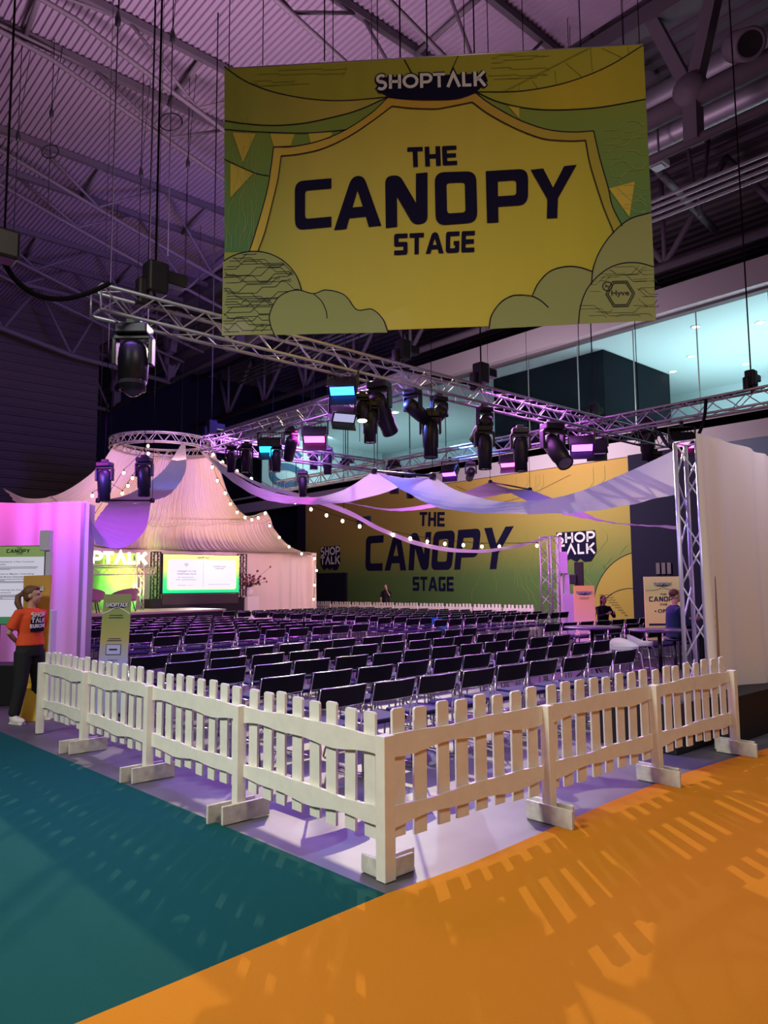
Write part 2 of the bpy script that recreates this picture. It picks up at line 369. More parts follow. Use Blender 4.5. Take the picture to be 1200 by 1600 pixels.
# far back wall with horizontal cladding ribs
mb = MB(); prof = []; z = 0
while z < 16.3: prof += [(0, z), (0, z+.3), (-.07, z+.33), (-.07, z+.42)]; z += .45
vs = [(-14, 36+a, z) for a, z in prof]+[(11.8, 36+a, z) for a, z in prof]; k = len(prof)
mb.add(vs, [(i, k+i, k+i+1, i+1) for i in range(k-1)]); mb.box((-1.1, 36.3, 8.1), (25.8, .4, 16.2))
M_clad = mat('dark_wall_cladding', (0.085, 0.066, 0.070), 0.7)
struct('wall_back', mb, M_clad)
M_navy = mat('dark_navy_wall', (0.012, 0.010, 0.030), 0.8, spec=0.2)
struct('wall_far', MB().box((20, 47, 9), (34, .4, 18)), M_navy)
struct('wall_far_side', MB().box((36.4, 20, 9), (.4, 54, 18)), M_navy)

# hall side wall: printed wall up to 6.7, band to 7.68, windows to 11.9, band to 12.9
M_band = mat('pale_mauve_render', (0.52, 0.44, 0.50), 0.7)
struct('wall_lower_band', MB().box((XW+.15, 18, 7.2), (.3, 50, .98)), M_band)
struct('wall_upper_band', MB().box((XW-.2, 18, 12.42), (.8, 50, .95)), M_band)
struct('trim_1', MB().box((XW-.05, 18, 11.9), (.35, 50, .10)), M_steel)
struct('trim_2', MB().box((XW-.08, 18, 7.71), (.25, 50, .06)), M_paper)
struct('wall_behind_print', MB().box((XW+.3, 20, 3.35), (.3, 30, 6.7)), M_navy)
struct('wall_navy_pillar', MB().box((XW-.05, 10.3, 3.35), (.5, 3.1, 6.7)), M_navy)
struct('wall_right', MB().box((XW+.2, 3.3, 3.35), (.4, 11, 6.7)), mat('slate_blue_wall', (0.16, 0.20, 0.32), 0.6))
# balcony room behind the glass
M_room = mat('pale_teal_plaster', (0.50, 0.66, 0.68), 0.8)
struct('balcony_ceiling', MB().box((XW+6, 18, 12.05), (12, 50, .2)), M_room)
struct('balcony_floor', MB().box((XW+6, 18, 7.5), (12, 50, .3)), M_navy)
struct('wall_balcony_back', MB().box((XW+12, 18, 9.8), (.2, 50, 4.6)), M_room)
dk = MB(); dk.box((XW+4.6, 17.0, 9.75), (6.0, 6.2, 4.35)); struct('wall_balcony_dark_box', dk, mat('dark_teal_panel', (0.006, 0.010, 0.015), 0.9, spec=0.1))
mb = MB(); xx = XW+.3
while xx < 35: mb.box((xx+.5, 39.4, 9.8), (.985, .12, 4.3)); xx += 1.0
struct('wall_balcony_left', mb, M_room)
m6 = MB(); Y6 = 39.3
a = ony(421, 740, Y6); b = ony(476, 740, Y6); zt = ony(450, 700, Y6).z; zb = ony(450, 763, Y6).z
cx6 = (a.x+b.x)/2; hw = (b.x-a.x)/2; hh = zt-zb; wd6 = hh*.17
T6 = lambda u, v, l: (cx6+u, Y6-.01*l, zb+v)
m6.ribbon(arc(0, hh*.31, hw-wd6/2, 0, 360, 32, ry=hh*.31-wd6/2), wd6, 1, T6)
m6.ribbon(arc(0, hh*.70, hw-wd6/2, 25, 180, 18, ry=hh*.30-wd6/2)+[(-hw+wd6/2, hh*.31)], wd6, 2, T6)
o = m6.build('hall_number', mat('blue_paint', (0.012, 0.10, 0.22), 0.6), world=(cx6, Y6, zb)); tag(o, 'large blue number 6 painted on the pale panelled wall behind glass', 'wall number')
# glazing: panes with thin joints
M_glass = mat('window_glass', (0.9, 1.0, 1.0), 0.02, trans=1.0)
M_glass.node_tree.nodes['Principled BSDF'].inputs['IOR'].default_value = 1.03
M_joint = mat('silver_joint', (0.45, 0.5, 0.5), 0.4, 0.5)
yy = -4.0; n = 1
while yy < 42:
    o = struct('window_%d' % n, MB().box((XW+.05, yy+1.3, 9.8), (.03, 2.57, 4.15)), M_glass)
    j = MB().box((XW+.05, yy, 9.8), (.05, .03, 4.15)).build('pane_joint', M_joint, o)
    yy += 2.6; n += 1
# balcony down-lights
M_down = mat('downlight_glow', (1, 1, 1), 0.4, emit=(1.0, 0.88, 0.68), es=25)
def downlight(px, py, lab):
    q = onz(px, py, 11.93)
    t = thing('ceiling_downlight', lab, 'downlight', q, group='downlights in the balcony ceiling')
    MB().lathe([(.14, 0), (.2, -.01), (.2, .02), (.14, .02)], 14).build('trim_ring', M_paper, t)
    MB().lathe([(.0, .005), (.14, .005)], 14).build('lamp', M_down, t)
DL = [(879, 588), (881, 577), (956, 570), (1087, 511), (1080, 557), (1051, 581), (1188, 504), (1165, 569), (1137, 606), (967, 647)]
for i, (px, py) in enumerate(DL):
    downlight(px, py, 'small round warm downlight in the pale balcony ceiling, '+['nearest the banner, lower', 'nearest the banner, upper', 'between the dark box and the banner', 'high and right of the banner', 'above the dark box corner', 'just above the dark box', 'at the right picture edge', 'below the rightmost one', 'lowest on the right side', 'low beside the truss crossing'][i])
for px, py in [(617, 645), (658, 651), (490, 682)]:
    q = onz(px, py, 11.93); t = thing('ceiling_downlight', 'small warm downlight behind the glass, '+{617: 'right of the lit blue lamp', 658: 'right of its neighbour beyond the blue lamp', 490: 'left above the number 6'}[px], 'downlight', q, group='downlights in the balcony ceiling')
    MB().lathe([(.0, .005), (.2, .005)], 14).build('lamp', M_down, t)
for y_, e in ((4, 800), (10, 500), (30, 190), (38, 150)):
    area_light('balcony_light', (XW+6, y_, 7.9), (XW+6, y_, 12), 8, e, (0.80, 0.97, 1.0))
area_light('balcony_light', (XW+4, 36.5, 11.6), (XW+3, 39.3, 9.2), 1.5, 130, (0.80, 0.95, 1.0))

# ------------------------------------------------------------------ roof steel
def roof_beam(name, lab, pts, r, m=M_steel, **k):
    o = MB().tube(pts, r, 8).build(name, m, world=pts[0]); return tag(o, lab, 'roof beam', 'purlins and roof trusses')
def chord_z(x): return 15.62 if x < 2 else 15.62-0.29*(x-2)+0.003*(x-2)**2
words = ['nearest the camera', 'second from the camera', 'third from the camera', 'fourth from the camera', 'farthest away']
for k, (ya, yb) in enumerate([(7.4, 9.9), (13.9, 16.2), (20.9, 23.3), (27.5, 30.0)]):
    t = thing('roof_truss', 'long mauve steel roof truss under the corrugated deck, '+words[k], 'roof truss', (-6, (ya+yb)/2, 14), group='parallel roof trusses')
    for j, yy in enumerate((ya, yb)):
        mb = MB(); mb.bar((-8, yy, ZC-.12), (13.6, yy, ZC-.12), .16, .20); mb.build('top_chord', M_steeldark, t, world=t)
        xs = [-8+2.16*i for i in range(11)]
        MB().tube([(x, yy+(.25 if j == 0 else -.25), chord_z(x)) for x in xs], .065, 8).build('bottom_chord', M_steel, t, world=t)
        for i, x in enumerate(xs[:-1:2]):
            zb = chord_z(x+1.1); yb2 = yy+(.25 if j == 0 else -.25)
            MB().tube([(x-.9, yy, ZC-.2), (x+1.1, yb2, zb+.06)], .045, 6).build('web', M_steel, t, world=t)
            MB().tube([(x+3.1, yy, ZC-.2), (x+1.1, yb2, zb+.06)], .045, 6).build('web', M_steel, t, world=t)
    for x in range(-6, 13, 4):
        MB().tube([(x, ya, ZC-.22), (x+.2, yb, ZC-.22)], .07, 8).build('cross_strut', M_steel, t, world=t)
# big girder along y at x = 14
t = thing('roof_girder', 'heavy pale steel girder with round joints right of the banner', 'roof girder', (XG, -6, 13.5))
mb = MB(); mb.tube([(XG, -8, 13.3), (XG, 46, 13.3)], .26, 12); mb.build('main_tube', M_steel, t, world=t)
MB().tube([(XG, -8, 12.25), (XG, 46, 12.25)], .12, 10).build('lower_tube', M_steel, t, world=t)
MB().bar((XG, -8, 16.0), (XG, 46, 16.0), .5, .45).build('top_beam', M_steeldark, t, world=t)
for y in (-2.8, 4.25, 11.2, 18.2, 25.2, 32.0, 39):
    MB().lathe([(0, -.28), (.36, -.25), (.42, 0), (.36, .25), (0, .28)], 18, (XG-.05, y, 13.45), Matrix.Rotation(PI/2, 3, 'Y')).build('joint', M_steel, t, world=t)
    MB().bar((XG, y, 13.4), (XG, y-.75, 16), .34, .3).build('strut', M_steel, t, world=t)
    MB().bar((XG, y, 13.4), (XG, y+.95, 16), .34, .3).build('strut', M_steel, t, world=t)
    MB().bar((XG, y, 13.4), (XG, y+.02, 12.2), .4, .34, up=(0, 1, 0)).build('post', M_steel, t, world=t)
# far cross arches seen through the rig, and the webs behind the right edge of the banner
for y, lab in ((32.0, 'arched roof truss crossing the dark hall behind the light rig'), (40, 'faint roof truss farthest back in the dark hall')):
    t = thing('roof_truss', lab, 'roof truss', (8, y, 12), group='parallel roof trusses')
    top = [(x, y, 15.5) for x in range(-4, 15, 2)]; bot = [(-4, y, 14.9), (0, y, 14.2), (3, y, 13.6), (6, y, 13.2), (9, y, 12.6), (14, y, 12.2)]
    MB().tube(bot, .12, 8).build('bottom_chord', M_steel, t, world=t); MB().tube(top, .12, 8).build('top_chord', M_steel, t, world=t)
    for i in range(5):
        q = Vector(bot[i+1]); MB().tube([q, (q.x-1.6, y, 15.5)], .07, 6).build('web', M_steel, t, world=t); MB().tube([q, (q.x+1.4, y, 15.5)], .07, 6).build('web', M_steel, t, world=t)
M_far = mat('far_roof_steel', (0.15, 0.12, 0.16), 0.6)
t = thing('roof_truss', 'dark web truss above the mauve band right of the banner', 'roof truss', (22.5, 5, 13.2), group='parallel roof trusses')
MB().tube([(22.6, -4, 13.35), (22.6, 46, 13.35)], .17, 8).build('bottom_chord', M_far, t, world=t)
MB().tube([(22.6, -4, 16.9), (22.6, 46, 16.9)], .14, 8).build('top_chord', M_far, t, world=t)
for i, y in enumerate([5.0, 9.4, 14, 18.5, 23, 27.5, 32, 36.5, 41]):
    for dy, dz in ((-2.2, 3.4), (0, 3.4), (2.2, 3.4)): MB().tube([(22.6, y, 13.4), (22.6+(.5 if dy else 0), y+dy, 13.4+dz)], .12 if dy else .09, 8).build('web', M_far, t, world=t)
t = thing('roof_truss', 'dark cross truss between girder and window band', 'roof truss', (18, 7, 14), group='parallel roof trusses')
for yy in (0.2, 7.3, 14.4):
    MB().tube([(XG, yy, 15.2), (22.6, yy+.2, 14.0)], .13, 8).build('rafter', M_far, t, world=t)
    for x in (15.6, 18.4, 21): MB().tube([(x, yy, 14.9-.14*(x-14)), (x+1.1, yy, 17.4)], .07, 6).build('web', M_far, t, world=t); MB().tube([(x, yy, 14.9-.14*(x-14)), (x-1.1, yy, 17.4)], .07, 6).build('web', M_far, t, world=t)
# ducts and conduits
def duct(pts, r, lab, rib=.22):
    a, b = Vector(pts[0]), Vector(pts[1]); L = (b-a).length; n = int(L/rib); d = (b-a)/n
    P = []; rs = []
    for i in range(n+1): P += [a+d*i, a+d*(i+.35)]; rs += [r, r*1.05]
    o = MB().tube(P, rs, 16).build('air_duct', mat('dull_galvanised', (.42, .40, .44), .5, .6), world=a); tag(o, lab, 'air duct', 'spiral ventilation ducts')
duct([(17.2, -3, 16.0), (17.2, 30, 16.0)], .42, 'silver spiral air duct passing just above the girder joint')
duct([(16.2, -3, 14.1), (16.2, 30, 14.1)], .30, 'silver spiral air duct passing below the girder joint')
for k in range(4):
    o = MB().tube([(19.3, -3, 14.15-.22*k), (19.3, 34, 14.15-.22*k)], .055, 8).build('conduit', mat('mauve_pipe', (0.5, 0.42, 0.5), 0.4, 0.3), world=(19.3, 4, 14.15-.22*k))
    tag(o, 'thin pale pipe right of the banner, '+['topmost', 'second', 'third', 'lowest'][k]+' of four parallel pipes', 'pipe', 'parallel pipes under the roof')
# small pale floodlight box beside the banner and round black vent
q = onx(1030, 256, 15.5)
t = thing('floodlight', 'small pale box floodlight beside the right edge of the banner', 'floodlight', q)
MB().bbox((0, 0, 0), (.42, .42, .2), .03).build('housing', M_paper, t); MB().bbox((-.05, 0, -.12), (.3, .3, .04), .01).build('lens', M_alu, t)
MB().tube([(0, 0, .1), (0, 0, 1.0)], .03).build('bracket', M_steel, t)
q = onx(1173, 68, 13.2)
t = thing('air_outlet', 'round black air outlet at the top right corner', 'air outlet', q)
OUT = (Vector((.62, .55, .56))).to_track_quat('Z', 'Y').to_matrix()
MB().lathe([(.26, .02), (.30, 0), (.34, .03), (.34, .9)], 20, rot=OUT).build('rim', M_steel, t)
MB().lathe([(0, .05), (.27, .03)], 20, rot=OUT).build('opening', M_black, t)

# ================================================================== PICKET FENCE
PL, PH = 1.5, 0.79
def wavy(x, s): return .012*math.sin(x*5+s)+.008*math.sin(x*11+2*s)
def fence_panel(L, seed, lab, loc, rz, back=True, grp='white picket fence sections in front', n=8, h0=0.0):
    """panel along +x, outer face towards -y (back=False flips)"""
    rnd_ = random.Random(seed); t = thing('picket_fence', lab, 'fence', loc, rz, grp); s = -1
    for zz, hh in ((.335+h0, .105), (.728+h0, .115)):
        mb = MB(); k = 14; sd = rnd_.uniform(0, 6)
        for i in range(k):
            pass
        up = [(L*i/k, zz+hh/2+wavy(L*i/k, sd)*.5) for i in range(k+1)]; lo = [(L*i/k, zz-hh/2+wavy(L*i/k, sd+2)) for i in range(k, -1, -1)]
        mb.prism(up+lo, -.022, .0, lambda x, y, z: (x, z*1.0, y)); mb.build('rail', M_white_wood, t)
    for i in range(n):
        x = L*(i+.5)/n+rnd_.uniform(-.012, .012); w_ = .102+rnd_.uniform(-.006, .006); zt = .915+rnd_.uniform(-.012, .012)+h0; zb = .195+rnd_.uniform(-.015, .015)+h0; ti = rnd_.uniform(-.008, .008)
        c = .012
        pts = [(x-w_/2, zb), (x+w_/2, zb), (x+w_/2+ti, zt-c), (x+w_/2-c+ti, zt), (x-w_/2+c+ti, zt), (x-w_/2+ti, zt-c)]
        mb = MB(); mb.prism(pts, .002, .020, lambda x, y, z: (x, z, y)); mb.build('picket', M_white_wood, t)
    return t
def fence_post(loc, rz, sec, foot=True, h=PH):
    """post with two foot boards, part of its fence section"""
    Mi = (Matrix.Translation(sec.location) @ Matrix.Rotation(sec.rotation_euler[2], 4, 'Z')).inverted()
    q = Mi @ Vector(loc)
    p = MB().bbox((0, 0, h/2+.004), (.072, .072, h-.008), .004).build('post', M_white_wood, sec, loc=q, rz=rz-sec.rotation_euler[2])
    if foot:
        for s in (-1, 1): MB().bbox((.049*s, .03*s, .068), (.024, .38, .125), .004).build('foot_board', M_raw_wood, p)
    return p
ordn = ['first', 'second', 'third', 'fourth', 'fifth', 'sixth', 'seventh', 'eighth', 'ninth', 'tenth', 'eleventh', 'twelfth', 'thirteenth', 'fourteenth', 'fifteenth']
for k in range(3):
    sec = fence_panel(PL-.03, 10+k, ordn[k]+' white picket fence section to the right of the front corner', (PL*k+.02, -.01, 0), 0)
    fence_post((PL*(k+1), -.045, 0), 0, sec)
    if k == 0: first = sec
LP = 1.482
for k in range(3):
    sec = fence_panel(LP-.03, 20+k, ordn[k]+' white picket fence section to the left of the front corner', (-.01, LP*(k+1)-.02, 0), -PI/2)
    fence_post((-.045, LP*(k+1), 0), PI/2, sec)
p5 = onz(66, 1146, 0); d = Vector((p5.x, p5.y-LP*3, 0))
sec = fence_panel(d.length-.03, 24, 'last white picket fence section at the far left, beside the woman', (p5.x, p5.y, 0), math.atan2(-d.y, -d.x))
fence_post((p5.x-.03, p5.y, 0), 0, sec, foot=False)
cp = MB().bbox((0, 0, PH/2+.002), (.082, .078, PH-.004), .004).build('corner_post', M_white_wood, first, loc=Vector((-.012, -.03, 0))-first.location)
for s in (0, 1):
    MB().bbox((.10+.06*s, .06*(s), .055), (.22, .022, .10), .004).build('foot_board', M_raw_wood, cp)
MB().bbox((-.01, .11, .055), (.022, .16, .10), .004).build('foot_board', M_raw_wood, cp)
# far fence in front of the printed wall
far0 = None; names = ['first', 'second', 'third', 'fourth', 'fifth', 'sixth', 'seventh', 'eighth', 'ninth', 'tenth']
for k in range(10):
    lab = names[k]+' panel from the right of the far white picket fence before the green wall'
    loc = (19.3, 13.3+1.5*k+1.42, 0)
    if far0 is None: far0 = fence_panel(1.42, 77, lab, loc, -PI/2, grp='far picket fence sections', h0=-.02); fence_post((19.25, 13.3, 0), 0, far0, foot=True)
    else: dup(far0, loc, -PI/2, lab)
# ================================================================== HANGING BANNER
BO = at(680, 300, 9.15); BRZ = R(-45.2)
bu = Vector((math.cos(BRZ), math.sin(BRZ), 0)); bn = Vector((math.sin(BRZ), -math.cos(BRZ), 0))
def plane_uv(px, py, org, rz):
    U = Vector((math.cos(rz), math.sin(rz), 0)); N = Vector((math.sin(rz), -math.cos(rz), 0))
    d = ray(px, py); q = CAM+d*((Vector(org)-CAM).dot(N)/d.dot(N)); return ((q-Vector(org)).dot(U), q.z-org[2])
BOg = Vector((BO.x, BO.y, onz(680, 512, 0).z)); 
def P(px, py): return plane_uv(px, py, BO, BRZ)
def c1(x, y): return P(340+x/3.5294, 80+y/3.5294)
def c2(x, y): return P(680+x/3.4286, 60+y/3.4286)
def c3(x, y): return P(340+x/3.5294, 340+y/3.5294)
def c4(x, y): return P(700+x/3.5294, 320+y/3.5294)
def spl(pts, n=8):
    """catmull-rom through the points"""
    out = []; p = [Vector(q) for q in pts]; p = [p[0]*2-p[1]]+p+[p[-1]*2-p[-2]]
    for i in range(1, len(p)-2):
        for j in range(n):
            t = j/n; a, b, c, d = p[i-1], p[i], p[i+1], p[i+2]
            q = (b*2+(c-a)*t+(a*2-b*5+c*4-d)*t*t+(-a+b*3-c*3+d)*t*t*t)*.5; out.append((q.x, q.y))
    out.append(tuple(p[-2])); return out
tl, tr, br, bl = P(352, 108), P(1005, 70), P(1025, 500), P(350, 525)
def M_(n, c): return mat(n, c, 0.85)
YEL = (0.50, 0.40, 0.045)
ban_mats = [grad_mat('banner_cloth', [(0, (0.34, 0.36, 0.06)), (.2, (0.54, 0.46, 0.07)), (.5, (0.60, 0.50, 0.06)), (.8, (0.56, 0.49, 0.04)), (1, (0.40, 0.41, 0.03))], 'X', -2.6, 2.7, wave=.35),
            grad_mat('banner_green', [(0, (0.05, 0.20, 0.10)), (.45, (0.14, 0.27, 0.06)), (1, (0.26, 0.33, 0.03))], 'Z', -1.2, 1.5, wave=.35),   # 1
            grad_mat('banner_olive', [(0, (0.33, 0.34, 0.03)), (1, (0.44, 0.41, 0.025))], 'X', -2.6, 2.7, wave=.3),                                  # 2
            grad_mat('banner_swag', [(0, (0.30, 0.33, 0.04)), (.3, (0.50, 0.40, 0.06)), (.45, (0.28, 0.34, 0.03)), (.6, (0.34, 0.38, 0.03)), (.8, (0.56, 0.44, 0.02)), (1, (0.40, 0.38, 0.02))], 'X', -2.6, 2.7, wave=.3),  # 3
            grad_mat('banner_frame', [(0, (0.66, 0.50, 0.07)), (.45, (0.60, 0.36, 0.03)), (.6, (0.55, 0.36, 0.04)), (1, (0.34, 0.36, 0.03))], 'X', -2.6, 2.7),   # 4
            M_('banner_cloud', (0.31, 0.34, 0.12)), M_print, M_paper, M_('banner_pennant', (0.62, 0.48, 0.06)),                      # 5 6 7 8
            M_('banner_trace_pale', (0.40, 0.44, 0.12)), M_('banner_trace_dark', (0.02, 0.025, 0.03)), M_('banner_fine_line', (0.22, 0.24, 0.02))]  # 9 10 11
def clip_rect(pts, u0, u1, v0, v1):
    def cl(pts, f, g):
        out = []
        for i in range(len(pts)):
            a, b = pts[i-1], pts[i]; fa, fb = f(a), f(b)
            if (fa >= 0) != (fb >= 0): k = fa/(fa-fb); out.append((a[0]+(b[0]-a[0])*k, a[1]+(b[1]-a[1])*k))
            if fb >= 0: out.append(b)
        return out
    for f in (lambda p: p[0]-u0, lambda p: u1-p[0], lambda p: p[1]-v0, lambda p: v1-p[1]): pts = cl(pts, f, None)
    return pts
banner = thing('hanging_banner', 'huge yellow-green THE CANOPY STAGE banner hung from the roof', 'banner', BO, BRZ)
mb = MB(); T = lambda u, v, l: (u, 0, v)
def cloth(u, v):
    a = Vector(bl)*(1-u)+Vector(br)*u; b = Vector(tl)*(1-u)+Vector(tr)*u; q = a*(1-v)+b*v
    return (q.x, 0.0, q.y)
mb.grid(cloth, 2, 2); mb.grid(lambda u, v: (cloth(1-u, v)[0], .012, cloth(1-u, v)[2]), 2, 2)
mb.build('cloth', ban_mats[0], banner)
art = MB()
def L_(pts, w=.011, l=7, m=6): art.mi = m; art.ribbon(pts, w, l)
def F_(pts, m, l=2, holes=()): art.mi = m; art.poly(pts, l, holes)
# curves
s1 = spl([c1(38, 88), c1(150, 165), c1(300, 225), c1(500, 265), c1(700, 275), c1(935, 256)])
s2 = spl([c1(38, 385), c1(150, 402), c1(300, 412), c1(460, 402), c1(600, 375), c1(770, 330), c1(935, 258)])
s3 = spl([c1(38, 434), c1(200, 446), c1(450, 455), c1(600, 447), c1(712, 436)])
fo = spl([c1(310, 532), c1(420, 528), c1(560, 498), c1(700, 440), c1(840, 350), c1(940, 258)])
fi = spl([c1(352, 580), c1(450, 570), c1(580, 540), c1(720, 475), c1(850, 390), c1(962, 306)])
top_o = spl([c1(940, 258), c1(1060, 270), c1(1200, 272), c2(90, 320), c2(215, 293)])
top_i = spl([c1(962, 306), c1(1080, 318), c1(1200, 321), c2(60, 372), c2(198, 344)])
fro = spl([c2(215, 293), c2(290, 350), c2(430, 430), c2(560, 480), c2(660, 500), c2(760, 504), c2(848, 498)])
fri = spl([c2(198, 344), c2(290, 410), c2(430, 485), c2(560, 535), c2(640, 548), c2(740, 552), c2(805, 548)])
lo = spl([c1(310, 532), c1(295, 650), c1(270, 790), c3(205, 100), c3(175, 190)]); li = spl([c1(352, 580), c1(335, 700), c1(310, 810), c3(262, 80), c3(222, 190)])
ro = spl([c2(848, 498), c2(880, 640), c2(925, 800), c4(905, 10), c4(960, 120)]); ri = spl([c2(805, 548), c2(830, 680), c2(885, 860), c4(870, 50), c4(914, 158)])
F_([c1(38, 88)]+s1+[c1(1200, 230), c1(1200, 40), tuple(tl)][:], 2, 2)
F_([c2(-300, 290), c2(220, 290)]+spl([c2(220, 290), c2(460, 285), c2(700, 240), c2(920, 155), c2(1115, 38)])+[tuple(tr), P(560, 96.5), P(560, 150)], 2, 2.5)
F_(s1+s2[::-1], 3, 3)
# left and right green fields
F_(s2+fo[::-1]+lo[1:]+[c3(38, 190), c1(38, 900)], 1, 2)
r1 = spl([c2(220, 290), c2(460, 285), c2(700, 240), c2(920, 155), c2(1115, 38)]); r2 = spl([c2(220, 290), c2(330, 340), c2(480, 375), c2(650, 386), c2(880, 372), c2(1128, 328)])
F_(r1+[c2(1128, 328)]+r2[::-1], 3, 3)
F_(r2+[c4(1122, 40), c4(1000, 80), c4(955, 120)]+ro[::-1]+fro[::-1], 1, 2)
# frame band
F_(fo+fi[::-1], 4, 4); F_(top_o+top_i[::-1], 4, 4); F_(fro+fri[::-1], 4, 4); F_(lo+li[::-1], 4, 4); F_(ro+ri[::-1], 4, 4)
for q in (s1, s2, s3, fo, fi, top_o, top_i, fro, fri, lo, li, ro, ri, r1, r2): L_(q)
L_([c1(1030, 50), c1(1080, 140)]); L_([c2(123, 98), c2(80, 190)])
L_(spl([c1(38, 598), c1(150, 650), c1(220, 678), c1(284, 690)]), .010)
# pennants
for tri in ([c1(82, 449), c1(214, 455), c1(140, 618)], [c1(288, 456), c1(428, 458), c1(405, 523), c1(310, 528)], [c1(497, 452), c1(634, 448), c1(625, 480), c1(513, 508)], [c1(70, 618), c1(198, 675), c1(70, 812)],
            [c2(928, 805), c2(1070, 766), c4(1000, 72)], [c2(388, 362), c2(452, 372), c2(452, 436)]): F_(tri, 8, 4); L_(tri+tri[:1], .006, 5, 11)
for q in ([c2(360, 288), c2(820, 55)], [c2(375, 288), c2(840, 50)], [c2(450, 250), c2(450, 284)], [c2(520, 230), c2(548, 268)], [c2(642, 178), c2(648, 248)], [c2(700, 135), c2(785, 208)], [c2(832, 58), c2(842, 180)], [c2(890, 55), c2(1000, 105)], [c2(1030, 48), c2(1036, 80)]): L_(q, .006, 5, 11)
# circuit traces
rg = random.Random(4)
def traces(cx, cy, w_, h_, n, m, wd=.007, inside=lambda p: True, seed=0, vert=False):
    rr = random.Random(seed)
    for i in range(n):
        y = cy-h_/2+h_*(i+.5)/n; x = cx-w_/2+rr.uniform(0, w_*.25); pts = [(x, y)]
        for k in range(rr.randint(2, 4)):
            x += rr.uniform(.10, .3)*w_; pts.append((x, y))
            dy = rr.choice((-1, 1))*rr.uniform(.04, .10)*h_; x += abs(dy); y += dy; pts.append((x, y))
        pts.append((x+rr.uniform(.05, .2)*w_, y))
        if vert: pts = [(cx+(p[1]-cy)*w_/h_*.9, cy+(p[0]-cx)*h_/w_) for p in pts]
        run = []
        for a, b in zip(pts, pts[1:]):
            K = 6
            for j in range(K):
                q = (a[0]+(b[0]-a[0])*j/K, a[1]+(b[1]-a[1])*j/K)
                if inside(q): run.append(q)
                else:
                    if len(run) > 2: L_(run, wd, 6, m)
                    run = []
        if inside(pts[-1]): run.append(pts[-1])
        if len(run) > 2:
            L_(run, wd, 6, m); e = run[-1]; L_(arc(e[0]+.016, e[1], .016, 0, 360, 8), wd*.8, 6, m)
# circuit circle lower left
cc = c3(190, 455); rc = (Vector(c3(190, 188))-Vector(cc)).length
ul, ur, vb, vt = bl[0]+.005, br[0]-.01, bl[1]+.03, tl[1]
circ = clip_rect(arc(cc[0], cc[1], rc, 0, 359, 60), c3(34, 0)[0], 9, c3(0, 652)[1], 9); F_(circ, 5, 4); L_(arc(cc[0], cc[1], rc, -20, 125, 40))
clouds = [(c3(450, 555), (Vector(c3(450, 403))-Vector(c3(450, 555))).length), (c3(600, 555), (Vector(c3(600, 402))-Vector(c3(600, 555))).length), (c3(810, 640), (Vector(c3(810, 503))-Vector(c3(810, 640))).length)]
def in_cloud(q): return any((Vector(q)-Vector(c)).length < r for c, r in clouds)
traces(cc[0], cc[1], rc*1.9, rc*1.9, 34, 10, .007, lambda q: (Vector(q)-Vector(cc)).length < rc-.02 and q[0] > c3(40, 0)[0] and q[1] > c3(0, 640)[1] and not in_cloud(q), 3)
def cloud_poly(pts): F_(pts, 5, 7)
k1, k2, k3 = clouds
vb_l = c3(300, 650)[1]; vbr = c3(940, 636)[1]
body = [c3(315, 650)]+spl([c3(315, 650), c3(292, 590), c3(290, 530), c3(330, 450), c3(390, 412), c3(450, 403), c3(530, 422), c3(600, 402), c3(700, 430), c3(768, 510), c3(850, 508), c3(910, 560), c3(940, 636)])+[c3(620, 642)]
F_(body, 5, 8); L_(body[1:-1], .012, 9); L_(spl([c3(530, 422), c3(575, 465), c3(600, 520), c3(605, 560)]), .011, 9)
# right clouds
body = spl([c4(225, 686), c4(240, 610), c4(290, 540), c4(350, 505), c4(400, 500), c4(462, 506), c4(500, 430), c4(560, 370), c4(640, 344), c4(720, 346), c4(795, 370)])+[c4(790, 440), c4(735, 530), c4(718, 660)]
F_(body, 5, 4); L_(spl([c4(225, 686), c4(240, 610), c4(290, 540), c4(350, 505), c4(400, 500), c4(462, 506), c4(510, 530), c4(553, 568)]), .012, 8); L_(spl([c4(462, 506), c4(500, 430), c4(560, 370), c4(640, 344), c4(720, 346), c4(795, 370)]), .012, 8)
big = spl([c4(790, 440), c4(800, 350), c4(840, 250), c4(910, 155), c4(1000, 82), c4(1120, 44)])
F_(big+[c4(1134, 340), c4(1000, 330)], 5, 5); L_(big, .012, 8)
rc2 = spl([c4(718, 660), c4(730, 560), c4(770, 460), c4(850, 375), c4(940, 330), c4(1040, 322), c4(1134, 345)])
F_(rc2+[c4(1142, 640)], 5, 6); L_(rc2, .012, 8)
o2 = c4(1010, 560)
hexc = c4(948, 494)
def in_r(q):
    r_ = (Vector(c4(1010, 322))-Vector(c4(1010, 610))).length
    return (Vector(q)-Vector(c4(1010, 610))).length < r_-.02 and q[0] < c4(1136, 0)[0] and q[1] > c4(0, 650)[1] and (Vector(q)-Vector(hexc)).length > .21
art_l = art
traces(o2[0], o2[1], 1.3, 1.2, 28, 10, .007, lambda q: in_r(q), 8)
hexp = lambda s: [(hexc[0]+.170*s*math.cos(R(a)), hexc[1]+.180*s*math.sin(R(a))) for a in (0, 60, 120, 180, 240, 300, 360)]
L_(hexp(1.0), .012, 9, 10); L_(hexp(.86), .012, 9, 10)
by = c4(877, 452); L_(arc(by[0], by[1], .055, 0, 360, 16), .012, 9, 10)
art.mi = 10; add_text(art, 'Hyve', hexc[0]-.105, hexc[1]-.04, .21, .085, 9, .012); add_text(art, 'By', by[0]-.026, by[1]-.022, .052, .042, 9, .01)
